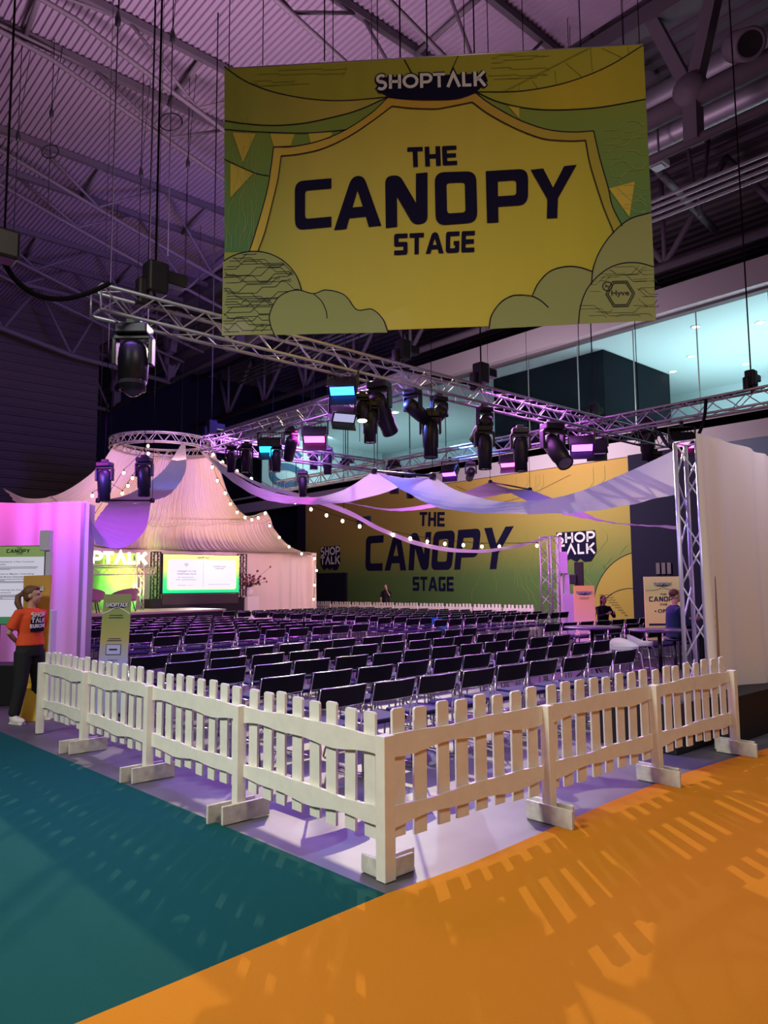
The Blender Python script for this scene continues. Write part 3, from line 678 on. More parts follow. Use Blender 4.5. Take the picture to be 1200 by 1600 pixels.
# pale traces on the green fields and at the top
gl = c1(160, 830); traces(gl[0]-.1, gl[1]-.2, .75, 1.1, 12, 9, .005, lambda q: q[0] > c1(44, 0)[0] and q[1] > c3(0, 195)[1] and q[0] < c1(236, 0)[0], 5, True)
gr = c2(1020, 700); traces(gr[0], gr[1], .65, 1.1, 12, 9, .005, lambda q: q[0] < c2(1100, 0)[0] and q[0] > c2(905, 0)[0]-(q[1]-gr[1])*.2, 6)
tt = c1(430, 170); traces(tt[0], tt[1], 2.2, .42, 7, 11, .006, lambda q: q[1] < tl[1]-.05 and q[0] > c1(190, 0)[0] and q[0] < c1(850, 0)[0] and q[1] > c1(0, 210)[1], 9)
tt = c2(420, 170); traces(tt[0], tt[1], 1.5, .4, 6, 11, .006, lambda q: q[0] < c2(620, 0)[0] and q[0] > c2(280, 0)[0] and q[1] > c2(0, 240)[1] and q[1] < c2(0, 110)[1], 12)
art.build('printed_drawing', ban_mats, banner)
# lettering
le = MB()
def BB(x0, y0, x1, y1): return [P(x0, y0), P(x1, y0), P(x1, y1), P(x0, y1)]
block_word(le, 'THE', [P(637.5, 262), P(714.5, 258), P(713, 228), P(636.5, 231)], 5, .10)
block_word(le, 'CANOPY', [P(462, 361), P(897, 341), P(901, 259), P(461, 283)], 5, .13) if False else None
# CANOPY letters follow the photograph one by one (tops and bottoms shift on the cloth)
for ch, q in zip('CANOPY', [(461, 360, 518, 355, 518, 279, 461, 284), (522, 360, 596, 353, 592, 272, 526, 279), (603, 357, 668, 349, 668, 270, 602, 276), (681, 353, 746, 348, 744, 268, 679, 270), (761, 349, 825, 345, 825, 264, 759, 268), (828, 343, 897, 340, 901, 258, 829, 266)]):
    block_word(le, ch, [P(q[0], q[1]), P(q[2], q[3]), P(q[4], q[5]), P(q[6], q[7])], 5)
block_word(le, 'STAGE', [P(616, 399), P(741, 394), P(742, 361), P(616, 366)], 5, .12)
le.build('printed_lettering', M_print, banner)
lg = MB(); lg.mi = 1
F = [P(586, 140)]+[P(600, 148)]+spl([P(606, 152), P(640, 157), P(680, 158), P(715, 156), P(742, 147)])+[P(762, 128), P(758, 116), P(700, 118), P(640, 120), P(600, 122)]
lg.poly(F, 8); lg.mi = 1; sans_word(lg, 'SHOPTVLK', [P(588, 143), P(760, 137), P(758, 113), P(587, 119)], .36, 9)
lg.mi = 0; sans_word(lg, 'SHOPTVLK', [P(587, 141), P(759, 136), P(758, 113), P(587, 119)], .2, 10)
lg.build('printed_logo', [M_paper, M_print], banner)
mbt = MB().tube([(tl[0], .02, tl[1]+.01), (tr[0], .02, tr[1]+.01)], .018, 8); mbt.build('top_pole', M_alu, banner)

# rigging wires
M_wire = mat('black_wire', (0.012, 0.011, 0.014), 0.9, spec=0.05)
def wire(top, bot, lab, r=.008, hook=True, ring=False, grp='rigging wires from the roof'):
    t = thing('rigging_wire', lab, 'wire', bot, group=grp)
    MB().tube([bot, top], r, 6).build('cable', M_wire, t, world=t)
    if hook:
        q = Vector(bot).lerp(Vector(top), .55); MB().lathe([(.01, -.16), (.05, -.12), (.06, 0), (.03, .12), (.01, .2)], 8, q).build('hook', M_black, t, world=t)
        MB().tube([q, Vector(top)+Vector((.25, .1, 0))], r*.8, 5).build('sling', M_wire, t, world=t)
    if ring:
        q = Vector(bot).lerp(Vector(top), .35); MB().tube([q+Vector((.16*math.cos(a*PI/8), -.16*math.cos(a*PI/8), -.16+.18*math.sin(a*PI/8))) for a in range(17)], .014, 6).build('cable_ring', M_wire, t, world=t)
for i, (a, w_) in enumerate([((357, 108), 'left corner'), ((410, 104), 'left part'), ((520, 97), 'left of the middle'), ((590, 94), 'just left of the logo'), ((668, 89), 'right above the logo'), ((726, 86), 'right of the logo'), ((763, 84), 'right of the middle'), ((818, 81), 'right part'), ((1000, 70), 'right corner')]):
    u, v = P(*a); q = BO+bu*u+Vector((0, 0, v)); wire((q.x, q.y, ZC), q+bn*-.02, 'thin black wire holding the banner at its '+w_, .006, hook=(i % 3 == 1), grp='wires holding the banner')
# ================================================================== WALL PRINT (canopy wall, x = 24)
WO = Vector((XW+.08, 20, 0)); WRZ = -PI/2
def W(px, py): return plane_uv(px, py, WO, WRZ)
wall = thing('printed_wall', 'tall green and yellow printed THE CANOPY STAGE wall behind the seats', 'printed wall', WO, WRZ)
wr = W(995, 800)[0]; wl = -14.0
wm = [grad_mat('wall_print', [(0, (0.07, 0.15, 0.035)), (.3, (0.10, 0.19, 0.045)), (.55, (0.30, 0.26, 0.05)), (1, (0.50, 0.30, 0.07))], 'Z', 0, 6.7), M_print, M_paper, mat('wall_circle_print', (0.42, 0.31, 0.05), .8), mat('wall_trace_print', (0.20, 0.28, 0.06), .8), mat('wall_brown_line', (0.22, 0.13, 0.03), .8)]
MB().box(((wl+wr)/2, .06, 3.35), (wr-wl, .1, 6.7)).build('panel', wm[0], wall)
wa = MB(); wa.mi = 1
for txt, q, g in (('THE', (655, 822, 695, 823, 695, 800, 656, 800), .1), ('STAGE', (645, 923, 709, 924, 709, 901, 645, 901), .12)):
    block_word(wa, txt, [W(q[0], q[1]), W(q[2], q[3]), W(q[4], q[5]), W(q[6], q[7])], 3, g)
block_word(wa, 'CANOPY', [W(571, 892), W(793, 889), W(803, 822), W(572, 838)], 3, .10)
wa.mi = 4
rr = random.Random(5)
for i in range(34):
    u = wl+12+rr.uniform(0, 12); v = rr.uniform(.3, 2.6); pts = [(u, v)]
    for k in range(3): v += rr.uniform(.1, .5); pts.append((u, v)); dx = rr.choice((-1, 1))*rr.uniform(.1, .5); u += dx; v += abs(dx); pts.append((u, v))
    pts = [p for p in pts if p[0] < wr-.1 and p[1] < 4]
    if len(pts) > 1: wa.ribbon(pts, .022, 2)
for i in range(12):
    u = rr.uniform(wr-10, wr-1); v = rr.uniform(5.2, 5.6); wa.ribbon([p for p in [(u, v), (u, v+.4), (u+.2, v+.6), (u+.2, 6.5)]], .02, 2)
wa.mi = 5; wa.ribbon(spl([(wr-11, 6.3), (wr-8, 5.5), (wr-5.5, 5.6), (wr-3, 6.3)]), .03, 3); wa.ribbon([(wr-9.6, 6.5), (wr-8.2, 5.9)], .03, 3)
cx, cv = W(1000, 965); cx = wr+.2
wa.mi = 3; A = [p for p in arc(cx, .6, 2.3, 90, 180, 24) if p[1] > 0]; A = [(min(p[0], wr), p[1]) for p in A]; wa.poly(A+[(A[-1][0], .02), (wr, .02)], 3)
wa.mi = 1; wa.ribbon([p for p in A if p[0] < wr-.01], .035, 4)
B_ = [(min(p[0], wr), p[1]) for p in arc(cx-.6, -.3, 1.75, 80, 170, 20)]; wa.ribbon([p for p in B_ if p[0] < wr-.02 and p[1] > .05], .03, 5)
for k in range(9):
    s = .3+.14*k; Q = [(cx-.6-s*1.0+.5*j/6*s, .15+1.3*s*.55+.04*(j % 2)) for j in range(6)]; wa.ribbon([q for q in Q if q[0] < wr-.05], .018, 5)
wa.build('printed_lettering', wm, wall)
def stacked_logo(name, px0, py0, px1, py1, lab, glow=0.0):
    (a, b), (c, d) = W(px0, py1), W(px1, py0); o = WO+Vector((-.04, 0, 0)); t = thing(name, lab, 'logo sign', (o.x, o.y-(a+c)/2, b), WRZ)
    w_, h = c-a, d-b; mb = MB(); mb.mi = 1
    mb.poly([(-w_*.5, h*1.02), (w_*.5, h*1.02), (w_*.52, h*.1), (w_*.38, -h*.28), (w_*.2, -h*.3), (w_*.1, -h*.15), (0, -h*.3), (-w_*.15, -h*.14), (-w_*.3, -h*.3), (-w_*.5, h*.05)], 4)
    mb.build('backing', [M_paper, M_print], t)
    mb = MB(); sans_word(mb, 'SHOP', quadwh(-w_/2, h*.53, w_, h*.45), .21, 10); sans_word(mb, 'TVLK', quadwh(-w_/2, .02*h, w_, h*.45), .21, 10)
    mb.build('lettering', M_paper, t)
stacked_logo('wall_logo', 871, 829, 930, 868, 'large white SHOP TALK logo with dark backing at the right of the green wall')
stacked_logo('wall_logo', 502, 853, 532, 883, 'smaller dim SHOP TALK logo at the left end of the green wall')
q = W(517, 930); MB_ = MB().box((0, 0, 1.2), (3.2, .12, 2.4)); o = MB_.build('dark_doorway', mat('doorway_black', (.008, .006, .02), .6), loc=(XW-.02, WO.y-q[0], 0), rz=WRZ); tag(o, 'dark doorway panel at the left foot of the green wall', 'doorway')
(u0, v0), (u1, v1) = W(562, 822), W(581, 809)
o = MB().box((0, 0, .3), (abs(u1-u0), .1, abs(v1-v0))).build('small_hall_sign', mat('sign_blue', (.02, .05, .12), .5), loc=(XW-.03, WO.y-(u0+u1)/2, v0), rz=WRZ); tag(o, 'small dark blue sign above the C of the green wall', 'sign')
# vent grille on navy pillar, right of the wall
mb = MB()
for i in range(3): mb.box((-.22+.22*i, 0, 0), (.15, .05, .42))
q = onx(1037, 888, XW-.35); o = mb.build('wall_vent', M_steel, loc=q, rz=WRZ); tag(o, 'small grey vent grille on the navy pillar', 'vent')

# ================================================================== LIGHTING RIG
def truss(a, b, lab, s=.30, step=.34, name='lighting_truss', cat='truss', grp='aluminium truss runs of the light rig'):
    a = Vector(a); b = Vector(b); d = (b-a); L = d.length; d.normalize(); sd = Vector((0, 0, 1)).cross(d)
    if sd.length < .1: sd = Vector((1, 0, 0)); up = Vector((0, 1, 0))
    else: sd.normalize(); up = d.cross(sd)
    t = thing(name, lab, cat, a, group=grp); c = []
    for i, (u, v) in enumerate(((-1, -1), (1, -1), (1, 1), (-1, 1))):
        o = sd*u*s/2+up*v*s/2; c.append(o); MB().tube([a+o, b+o], .025, 8).build('chord', M_alu, t, world=t)
    n = max(2, int(L/step)); n += n % 2
    for i in range(4):
        mb = MB(); p, q = c[i], c[(i+1) % 4]
        for k in range(n):
            x0, x1 = a+d*(L*k/n), a+d*(L*(k+1)/n)
            mb.tube([x0+(p if k % 2 == 0 else q), x1+(q if k % 2 == 0 else p)], .0105, 5, cap=False)
        mb.tube([a+p, a+q], .013, 5); mb.tube([b+p, b+q], .013, 5)
        mb.build('lattice', M_alu, t, world=t)
    return t
TZ = 5.0
truss((0.25, 5.3, TZ), (13.7, 5.3, TZ), 'long aluminium lighting truss from the upper left to the right')
truss((5.65, 5.5, TZ), (5.65, 12.6, TZ), 'aluminium truss running back from the long truss to the tent ring')
truss((11.1, -2.5, TZ), (11.1, 17.5, TZ), 'aluminium truss crossing under the long truss towards the right edge')
truss((5.8, 12.3, TZ), (11.0, 12.3, TZ), 'farthest dim aluminium truss behind the hanging lamps')

M_lens = mat('dark_lens', (0.25, 0.25, 0.3), 0.05, 0.3)
EM = {}
def emis(c, s):
    k = (c, s)
    if k not in EM: EM[k] = mat('lamp_glow_%d' % len(EM), (0, 0, 0), .4, emit=c, es=s)
    return EM[k]
def led_panel(loc, rz, lab, col, tilt=.6, power=60, s=1.0):
    """flat wash lamp with barn doors, hanging from loc downwards, glowing side tilted towards -y"""
    t = thing('wash_lamp', lab, 'stage lamp', loc, rz, 'stage lamps of the rig')
    M = Matrix.Rotation(-tilt, 3, 'X')
    Rr = lambda v: tuple(M @ Vector(v)*s+Vector((0, 0, -.34*s)))
    mb = MB(); mb.box(Rr((0, 0, 0)), (.42*s, .18*s, .26*s), rot=M)
    for i in range(7): mb.box(Rr((-.18+.06*i, 0, .15)), (.012*s, .17*s, .06*s), rot=M)
    mb.build('housing', M_black, t)
    m2 = MB(); m2.box(Rr((0, 0, -.135)), (.36*s, .14*s, .01), rot=M); m2.build('glowing_face', emis(col, 9.0), t)
    for sg in (-1, 1):
        m3 = MB(); m3.box(Rr((0, sg*.125, -.19)), (.42*s, .012, .15*s), rot=M @ Matrix.Rotation(sg*.45, 3, 'X')); m3.build('barn_door', M_black, t)
    mb = MB(); mb.bar((-.23*s, 0, -.34*s), (-.23*s, 0, -.10*s), .03, .02); mb.bar((.23*s, 0, -.34*s), (.23*s, 0, -.10*s), .03, .02); mb.bar((-.24*s, 0, -.10*s), (.24*s, 0, -.10*s), .03, .02); mb.box((0, 0, -.04*s), (.06, .07, .10)); mb.build('yoke', M_black, t)
    if power:
        p = Vector(loc)+Matrix.Rotation(rz, 3, 'Z') @ Vector(Rr((0, 0, -.2))); dirv = Matrix.Rotation(rz, 3, 'Z') @ (M @ Vector((0, 0, -1)))
        spot_light('lamp_beam', p, p+dirv, 110, power, col, .12, .8)
    return t
def moving_head(loc, rz, tilt, lab, s=1.0, lens=None, tall=True):
    t = thing('moving_head_lamp', lab, 'stage lamp', loc, rz, 'stage lamps of the rig')
    mb = MB(); mb.bbox((0, 0, -.05*s), (.27*s, .20*s, .09*s), .02); mb.bbox((0, 0, .02*s), (.12*s, .08*s, .06*s), .01); mb.build('base', M_black, t)
    mb = MB()
    for sg in (-1, 1): mb.bbox((sg*.150*s, 0, -.23*s), (.035*s, .10*s, .24*s), .012)
    mb.bbox((0, 0, -.115*s), (.31*s, .11*s, .04*s), .012); mb.build('yoke', M_black, t)
    M = Matrix.Rotation(tilt, 3, 'X'); c = Vector((0, 0, -.30*s)); L = .52*s if tall else .36*s
    mb = MB(); mb.lathe([(.0, .15*s), (.08*s, .15*s), (.115*s, .10*s), (.125*s, 0), (.118*s, -L*.5), (.105*s, -L*.52), (.108*s, -L+.1*s), (.095*s, -L+.1*s)], 18, c, M)
    mb.build('head', M_black, t)
    mb = MB(); mb.lathe([(0, -L+.105*s), (.095*s, -L+.11*s)], 18, c, M); mb.build('lens', lens or M_lens, t)
    return t
def hoist(loc, lab, top=ZC, s=1.0):
    t = thing('chain_hoist', lab, 'chain hoist', loc, group='chain hoists above the trusses')
    mb = MB(); mb.bbox((0, 0, .26*s), (.22*s, .20*s, .34*s), .03); mb.bbox((.20*s, 0, .30*s), (.26*s, .15*s, .14*s), .02); mb.bbox((-.12*s, .05, .12), (.12*s, .12*s, .3*s), .03); mb.build('motor', M_black, t)
    MB().tube([(0, 0, .4*s), (0, 0, top-loc[2])], .014, 6).build('chain', M_wire, t)
    MB().tube([(0, 0, .12), (-.06, 0, .02), (0, 0, -.05), (.06, 0, .02), (0, 0, .1)], .012, 6).build('hook', M_black, t)
    return t
BLUE = (0.02, 0.16, 1.0); CY = (0.01, 0.45, 1.0); MAG = (1.0, 0.06, 0.65); VIO = (0.35, 0.06, 1.0); PINK = (1.0, 0.07, 0.55)
zB = TZ-.17
def onmain(px, py=640): return Vector((ony(px, py, 5.3).x, 5.3, zB))
def onsec(px, py=700): return Vector((5.65, onx(px, py, 5.65).y, zB))
def onthird(px, py=700): return Vector((11.1, onx(px, py, 11.1).y, zB))
FACE = R(-42)
# long truss
t = moving_head(onmain(210, 500)+Vector((0, 0, -.02)), FACE, 0.0, 'big round-nosed moving lamp hanging at the left end of the long truss', 1.45, None, False)
mb = MB(); mb.ell((0, 0, -.66), (.165, .165, .23), 14); mb.build('glass_dome', mat('smoky_dome', (.10, .08, .12), .08, trans=.3), t)
led_panel(onmain(536, 588)+Vector((0, 0, .14)), FACE-.1, 'brightest blue wash lamp with barn doors, under the long truss', BLUE, .75, 150, 1.0)
moving_head(onmain(592, 600), FACE-.5, .8, 'large dark moving lamp right of the bright blue one', 1.25)
moving_head(onmain(566, 610)+Vector((0, 0, -.25)), FACE, -.25, 'moving lamp with a small bright white lens', .8, emis((.95, 1, .8), 8.0), False)
moving_head(onmain(645, 625), FACE-.7, 1.2, 'black moving lamp tilted sideways left of the hanging pair', 1.0)
moving_head(onmain(686, 628), FACE+.6, 1.1, 'black moving lamp tilted sideways, second right of the white lens', 1.0)
led_panel(onmain(541, 640)+Vector((0, .1, -.3)), FACE+.4, 'unlit slatted wash lamp below the bright blue one', (.05, .05, .08), .9, 0, .9)
moving_head(onmain(578, 660)+Vector((0, 0, -.35)), FACE, .02, 'black tube lamp hanging straight under the large dark lamp', .9)
moving_head(onmain(757, 640), FACE+.5, .9, 'moving lamp with a cyan sheen below the right chain hoist', 1.0)
moving_head(onmain(672, 655)+Vector((0, 0, -.3)), FACE, -.1, 'bluish moving lamp hanging low in the middle of the rig', 1.1)
moving_head(onmain(757, 690)+Vector((0, 0, -.35)), FACE, 0, 'black tube lamp hanging below the cyan sheened lamp', 1.1)
moving_head(onmain(863, 672), FACE+.3, -.8, 'blue-lit curved moving lamp left of the violet wash lamp', 1.5)
moving_head(onmain(813, 690)+Vector((0, 0, -.25)), FACE, 0, 'black tube lamp left of the blue-lit curved lamp', 1.15)
led_panel(onmain(908, 672)+Vector((0, 0, .1)), FACE-.2, 'violet wash lamp with open barn doors near the right end of the long truss', VIO, .8, 90, 1.15)
led_panel(onmain(932, 686)+Vector((0, 0, .05)), FACE-.2, 'unlit wash lamp right beside the violet one', (.03, .01, .05), .4, 0, 1.0)
moving_head(onmain(1010, 650)+Vector((0, 0, .6)), FACE, .1, 'dark tube lamp on the crossing of the two right trusses', 1.3)
moving_head(onmain(1022, 690)+Vector((0, 0, -.1)), FACE, 0, 'dark lamp just left of the right lattice tower top', 1.1)
# second truss
led_panel(onsec(422, 672)+Vector((0, 0, .15)), FACE, 'cyan wash lamp above the tent side of the rig', CY, .75, 110, 1.1)
led_panel(onsec(492, 655)+Vector((0, 0, .12)), FACE, 'magenta wash lamp in the middle of the second truss', MAG, .75, 110, 1.1)
for px, dz, tl_, lab, s in [(385, -.05, .0, 'dark tube lamp left of the cyan lamp', .9), (432, -.25, 0, 'dark tube lamp hanging right below the cyan lamp', .8), (455, 0, .9, 'pink-lit moving lamp between the cyan and magenta lamps', 1.0), (362, .0, .3, 'dark moving lamp nearest the tent ring', .85)]:
    moving_head(onsec(px)+Vector((0, 0, dz)), FACE+.3, tl_, lab, s)
# third truss
led_panel(onthird(703, 722)+Vector((0, 0, .1)), FACE-.5, 'small violet wash lamp over the middle of the canopy', VIO, .7, 60, 1.0)
led_panel(onthird(795, 706)+Vector((0, 0, .1)), FACE-.4, 'magenta wash lamp left of the black tube lamps over the canopy', MAG, .7, 60, 1.0)
led_panel(onthird(1064, 652)+Vector((0, 0, -.02)), FACE-.1, 'magenta wash lamp alone near the top right tower', PINK, .75, 70, 1.1)
for px, dz, tl_, lab, s in [(735, -.1, 1.3, 'small dark spotlight lying level between violet and magenta lamps', .9), (615, .3, .1, 'dark lamp standing on the left part of the crossing truss', 1.3), (640, -.1, .3, 'dark lamp near the cloth peak', 1.0)]:
    moving_head(onthird(px)+Vector((0, 0, dz)), FACE, tl_, lab, s)
for px, dz, lab, lens in [(448, .9, 'pink-lit tube lamp left of the hanging cluster', emis(PINK, 1.5)), (505, .7, 'violet-blue tube lamp in the middle of the hanging cluster', emis(VIO, 1.5)), (524, .5, 'dark lamp right in the hanging cluster', None), (490, 0.0, 'dark boxy lamp low in the hanging cluster', None)]:
    q = onthird(px, 700); moving_head(Vector((q.x-2.0, q.y-2.2, zB+dz)), FACE, .05, lab, 1.0, lens)
    wire((q.x-2.0, q.y-2.2, ZC), (q.x-2.0, q.y-2.2, zB+dz+.02), 'wire above the '+lab, .008, False)
# hoists
hoist(onmain(242, 470)+Vector((0, 0, .32)), 'black chain hoist at the left end of the long truss', s=1.2)
hoist(onmain(752, 600)+Vector((0, 0, .32)), 'black chain hoist right of the banner foot', s=1.1)
hoist(onmain(650, 590)+Vector((0, .3, .5)), 'black chain hoist just under the banner edge')
hoist(onsec(330)+Vector((0, 0, .32)), 'chain hoist at the tent end of the second truss')
for px, lab in ((930, 'chain hoist on the crossing truss by the dark glass box'), (540, 'chain hoist on the far left of the crossing truss'), (1180, 'chain hoist at the right edge of the crossing truss')):
    hoist(onthird(px)+Vector((0, 0, .32)), lab, s=.9)
# two heads in front of the tent
for px, py, lab in ((164, 722, 'black tube lamp hanging left in front of the tent'), (226, 715, 'black tube lamp hanging over the tent swag, right of its twin')):
    q = at(px, py, 13.6); moving_head(q, R(-50), .03, lab, 1.0); wire((q.x, q.y, ZC), q+Vector((0, 0, .02)), 'wire of the '+lab, .007, False)
q = at(6, 385, 7.5); t = thing('chain_hoist', 'dark hoist cut by the left picture edge', 'chain hoist', q, group='chain hoists above the trusses')
MB().bbox((0, 0, 0), (.25, .25, .30), .03).build('motor', M_black, t); MB().tube([(0, 0, .1), (0, 0, ZC-q.z)], .012, 6).build('chain', M_wire, t)
# cables
def cable(pts, r, lab, m=M_wire): o = MB().tube(spl3(pts), r, 8).build('power_cable', m, world=pts[0]); tag(o, lab, 'cable'); return o
def spl3(pts, n=8):
    out = []; p = [Vector(q) for q in pts]; p = [p[0]*2-p[1]]+p+[p[-1]*2-p[-2]]
    for i in range(1, len(p)-2):
        for j in range(n):
            t = j/n; a, b, c, d = p[i-1], p[i], p[i+1], p[i+2]
            out.append((b*2+(c-a)*t+(a*2-b*5+c*4-d)*t*t+(-a+b*3-c*3+d)*t*t*t)*.5)
    out.append(p[-2]); return out
cable([at(0, 400, 7.6), at(25, 438, 7.8), at(60, 462, 8.0), at(100, 467, 8.2), at(140, 457, 8.4), at(172, 442, 8.5)], .028, 'thick black cable sagging from the left edge to the long truss')
cable([onmain(215, 480)+Vector((0, 0, .35)), onmain(300, 480)+Vector((0, .02, .33)), onmain(420, 500)+Vector((0, 0, .34)), onmain(600, 600)+Vector((0, .1, .34)), onmain(760, 600)+Vector((0, 0, .35)), onmain(900, 640)+Vector((0, 0, .34)), onmain(1020, 660)+Vector((0, 0, .33))], .02, 'black cable lying along the top of the long truss')
cable([onthird(1104, 640)+Vector((0, 0, .33)), at(1100, 655, 13.2), at(1088, 685, 12.4), at(1068, 700, 11.8), at(1045, 697, 12), at(1030, 675, 14)], .03, 'thick black cable looping above the right tower')
cable([onthird(1200)+Vector((0, 0, .35)), onthird(1120)+Vector((0, 0, .34)), onthird(1000)+Vector((0, 0, .35)), onthird(940)+Vector((0, 0, .35))], .03, 'black cable bundle on top of the crossing truss')
# loose wires of the hall
for i, ((x0, y0), (x1, y1), dep, rg_, lab) in enumerate([((183, 165), (172, 440), 13, 0, 'left of the hoist chain'), ((222, 185), (232, 420), 12, 0, 'just left of the hoist chain'), ((283, 90), (262, 400), 14, 1, 'with a cable ring, right of the hoist chain'), ((97, 240), (75, 320), 19, 1, 'with a cable ring at the far left'), ((22, 270), (20, 395), 19, 0, 'at the left picture edge'), ((218, 330), (215, 470), 20, 0, 'behind the hoist'), ((285, 315), (290, 440), 20, 0, 'right behind the hoist'), ((505, 0), (507, 95), 11, 1, 'with a cable ring above the banner'), ((940, 40), (905, 560), 18, 0, 'crossing the window, left one'), ((1010, 40), (998, 650), 16, 0, 'crossing the window, right one'), ((550, 540), (562, 690), 24, 0, 'in front of the number wall'), ((620, 540), (640, 700), 22, 0, 'in front of the dim windows'), ((485, 620), (487, 700), 24, 0, 'right of the number 6')]):
    q = at(x1, y1, dep); wire((q.x, q.y, ZC if q.x < 13.4 else 17.5), q, 'thin dark rigging wire '+lab, .010, True, bool(rg_))
# ================================================================== TENT
ring_c = at(255, 697, 27.0); RR = 1.86
t = thing('tent_ring', 'round aluminium truss ring crowning the cream tent', 'truss ring', ring_c)
for rr_, dz in ((RR, .16), (RR, -.16), (RR-.26, .16), (RR-.26, -.16)):
    MB().tube([(rr_*math.cos(2*PI*i/48), rr_*math.sin(2*PI*i/48), dz) for i in range(49)], .028, 6, cap=False).build('chord', M_alu, t)
for r0_, z0_, r1_, z1_ in ((RR, -.16, RR, .16), (RR-.26, -.16, RR-.26, .16), (RR, .16, RR-.26, .16)):
    mb = MB(); n = 44
    for i in range(n):
        a0, a1 = 2*PI*i/n, 2*PI*(i+1)/n; (ra, za), (rb, zb) = ((r0_, z0_), (r1_, z1_)) if i % 2 == 0 else ((r1_, z1_), (r0_, z0_))
        mb.tube([(ra*math.cos(a0), ra*math.sin(a0), za), (rb*math.cos(a1), rb*math.sin(a1), zb)], .014, 5, cap=False)
    mb.build('lattice', M_alu, t)
for k in range(3):
    a = k*2.1+.4; q = ring_c+Vector((RR*math.cos(a), RR*math.sin(a), .16)); wire((q.x, q.y, ZC), q, 'thin wire holding the tent ring, '+['right', 'rear', 'left'][k]+' one', .008, False)
YT = 24.3
def interp(P, s):
    s = max(0, min(1, s))*(len(P)-1); i = min(int(s), len(P)-2); f = s-i; return P[i].lerp(P[i+1], f)
LE = spl3([at(180, 692, 26.8), at(155, 728, 26), at(118, 758, 25.2), at(80, 776, 24.4), at(40, 778, 23.6), at(5, 763, 23)], 6)
RE = spl3([at(332, 702, 27.3), at(345, 742, 28), at(360, 778, 28.6), at(385, 806, 29.3), at(416, 798, 30.0)], 6)+spl3([at(416.5, 798, 30.0), at(428, 825, 30.6), at(448, 850, 31.6), at(470, 861, 32.6), at(494, 864, 33.6)], 5)[1:]
cam_dir = math.atan2(FWD.y, FWD.x)
def ringpt(u):  # far half of the ring, left to right as seen
    a = cam_dir+PI/2-PI*u; return ring_c+Vector((RR*math.cos(a), RR*math.sin(a), -.18))
cornerR = RE[-1].copy(); cornerL = LE[-1].copy()
bl_ = [cornerL, Vector((5.2, YT-1.5, 3.6)), Vector((7.5, YT, 3.2)), Vector((10.5, YT, 3.15)), Vector((13.5, YT, 3.15)), Vector((cornerR.x-.8, YT, 3.15)), cornerR]
BE = spl3(bl_, 8)
def tentP(u, s):
    T_, B_ = ringpt(u), interp(BE, u); L_, R_ = interp(LE, s), interp(RE, s)
    c = L_*(1-u)+R_*u+T_*(1-s)+B_*s-(ringpt(0)*(1-u)*(1-s)+ringpt(1)*u*(1-s)+BE[0]*(1-u)*s+BE[-1]*u*s)
    return c
def pleat(u, s):
    k = u*95+1.3*math.sin(u*23+s*2); f = math.sin(k*2*PI)*.5+.35*math.sin(k*2*PI*.37+1+3*s)
    return f
tent = thing('stage_tent', 'cream draped tent with pleated cloth around the stage', 'tent', (10, 22, 0))
def tentfn(u, s):
    p = tentP(u, s); a = math.sin(PI*min(1, u*1.0))**.5 if 0 < u < 1 else 0
    amp = (.05+.07*s)*a; r_ = p-Vector((ring_c.x, ring_c.y, p.z)); r_.z = 0; r_.normalize()
    seam = math.exp(-((s-.60)/.02)**2)*.07; sag = -.10*math.sin(PI*min(1, max(0, (s-.6)/.4)))*a if s > .6 else -.10*math.sin(PI*s/.6)*a
    return p+r_*(amp*pleat(u, s)+seam)+Vector((0, 0, sag*.8))
MB().grid(tentfn, 900, 44).build('pleated_roof_cloth', M_tent, tent, world=tent)
def wallfn(u, s):
    uu = .12+.88*u; p = interp(BE, uu).copy(); z = p.z*(1-s)-.0; off = .05*math.sin(uu*140+2*math.sin(uu*31))*(.4+s)+.06*math.sin(uu*37+s*2)
    return Vector((p.x, p.y+off-.12*s, z))
MB().grid(wallfn, 420, 8).build('wall_cloth', M_tent, tent, world=tent)
MB().tube([tentP(i/60, .60)+Vector((0, -.05, .03*math.sin(i*.8))) for i in range(61)], .02, 5).build('seam_cord', M_tent, tent, world=tent)

# lights of the tent
spot_light('tent_light', (8.5, 17.0, 4.9), (10.5, 23.5, 5.0), 95, 620, (1.0, 0.50, 0.48), .4, .8)
spot_light('tent_light', (12.5, 18.0, 5.0), (15.0, 24, 2.0), 80, 520, (1.0, 0.50, 0.52), .4, .8)
spot_light('tent_light', (7.6, 21.2, 1.2), (9.0, 24.2, 5.2), 85, 700, (1.0, 0.55, 0.12), .2, .9)
spot_light('tent_light', (11.4, 21.2, 1.8), (12.0, 24.2, 4.6), 95, 150, (1.0, 0.60, 0.20), .2, .9)
spot_light('green_light', (7.6, 21.4, 1.3), (8.6, 24.3, 2.2), 110, 380, (0.22, 1.0, 0.20), .2, .9)
area_light('tent_light', (ring_c.x-1.5, ring_c.y-3.5, 5.0), (ring_c.x+1.5, ring_c.y+2, 5.5), 2.0, 70, (1.0, 0.5, 0.45))

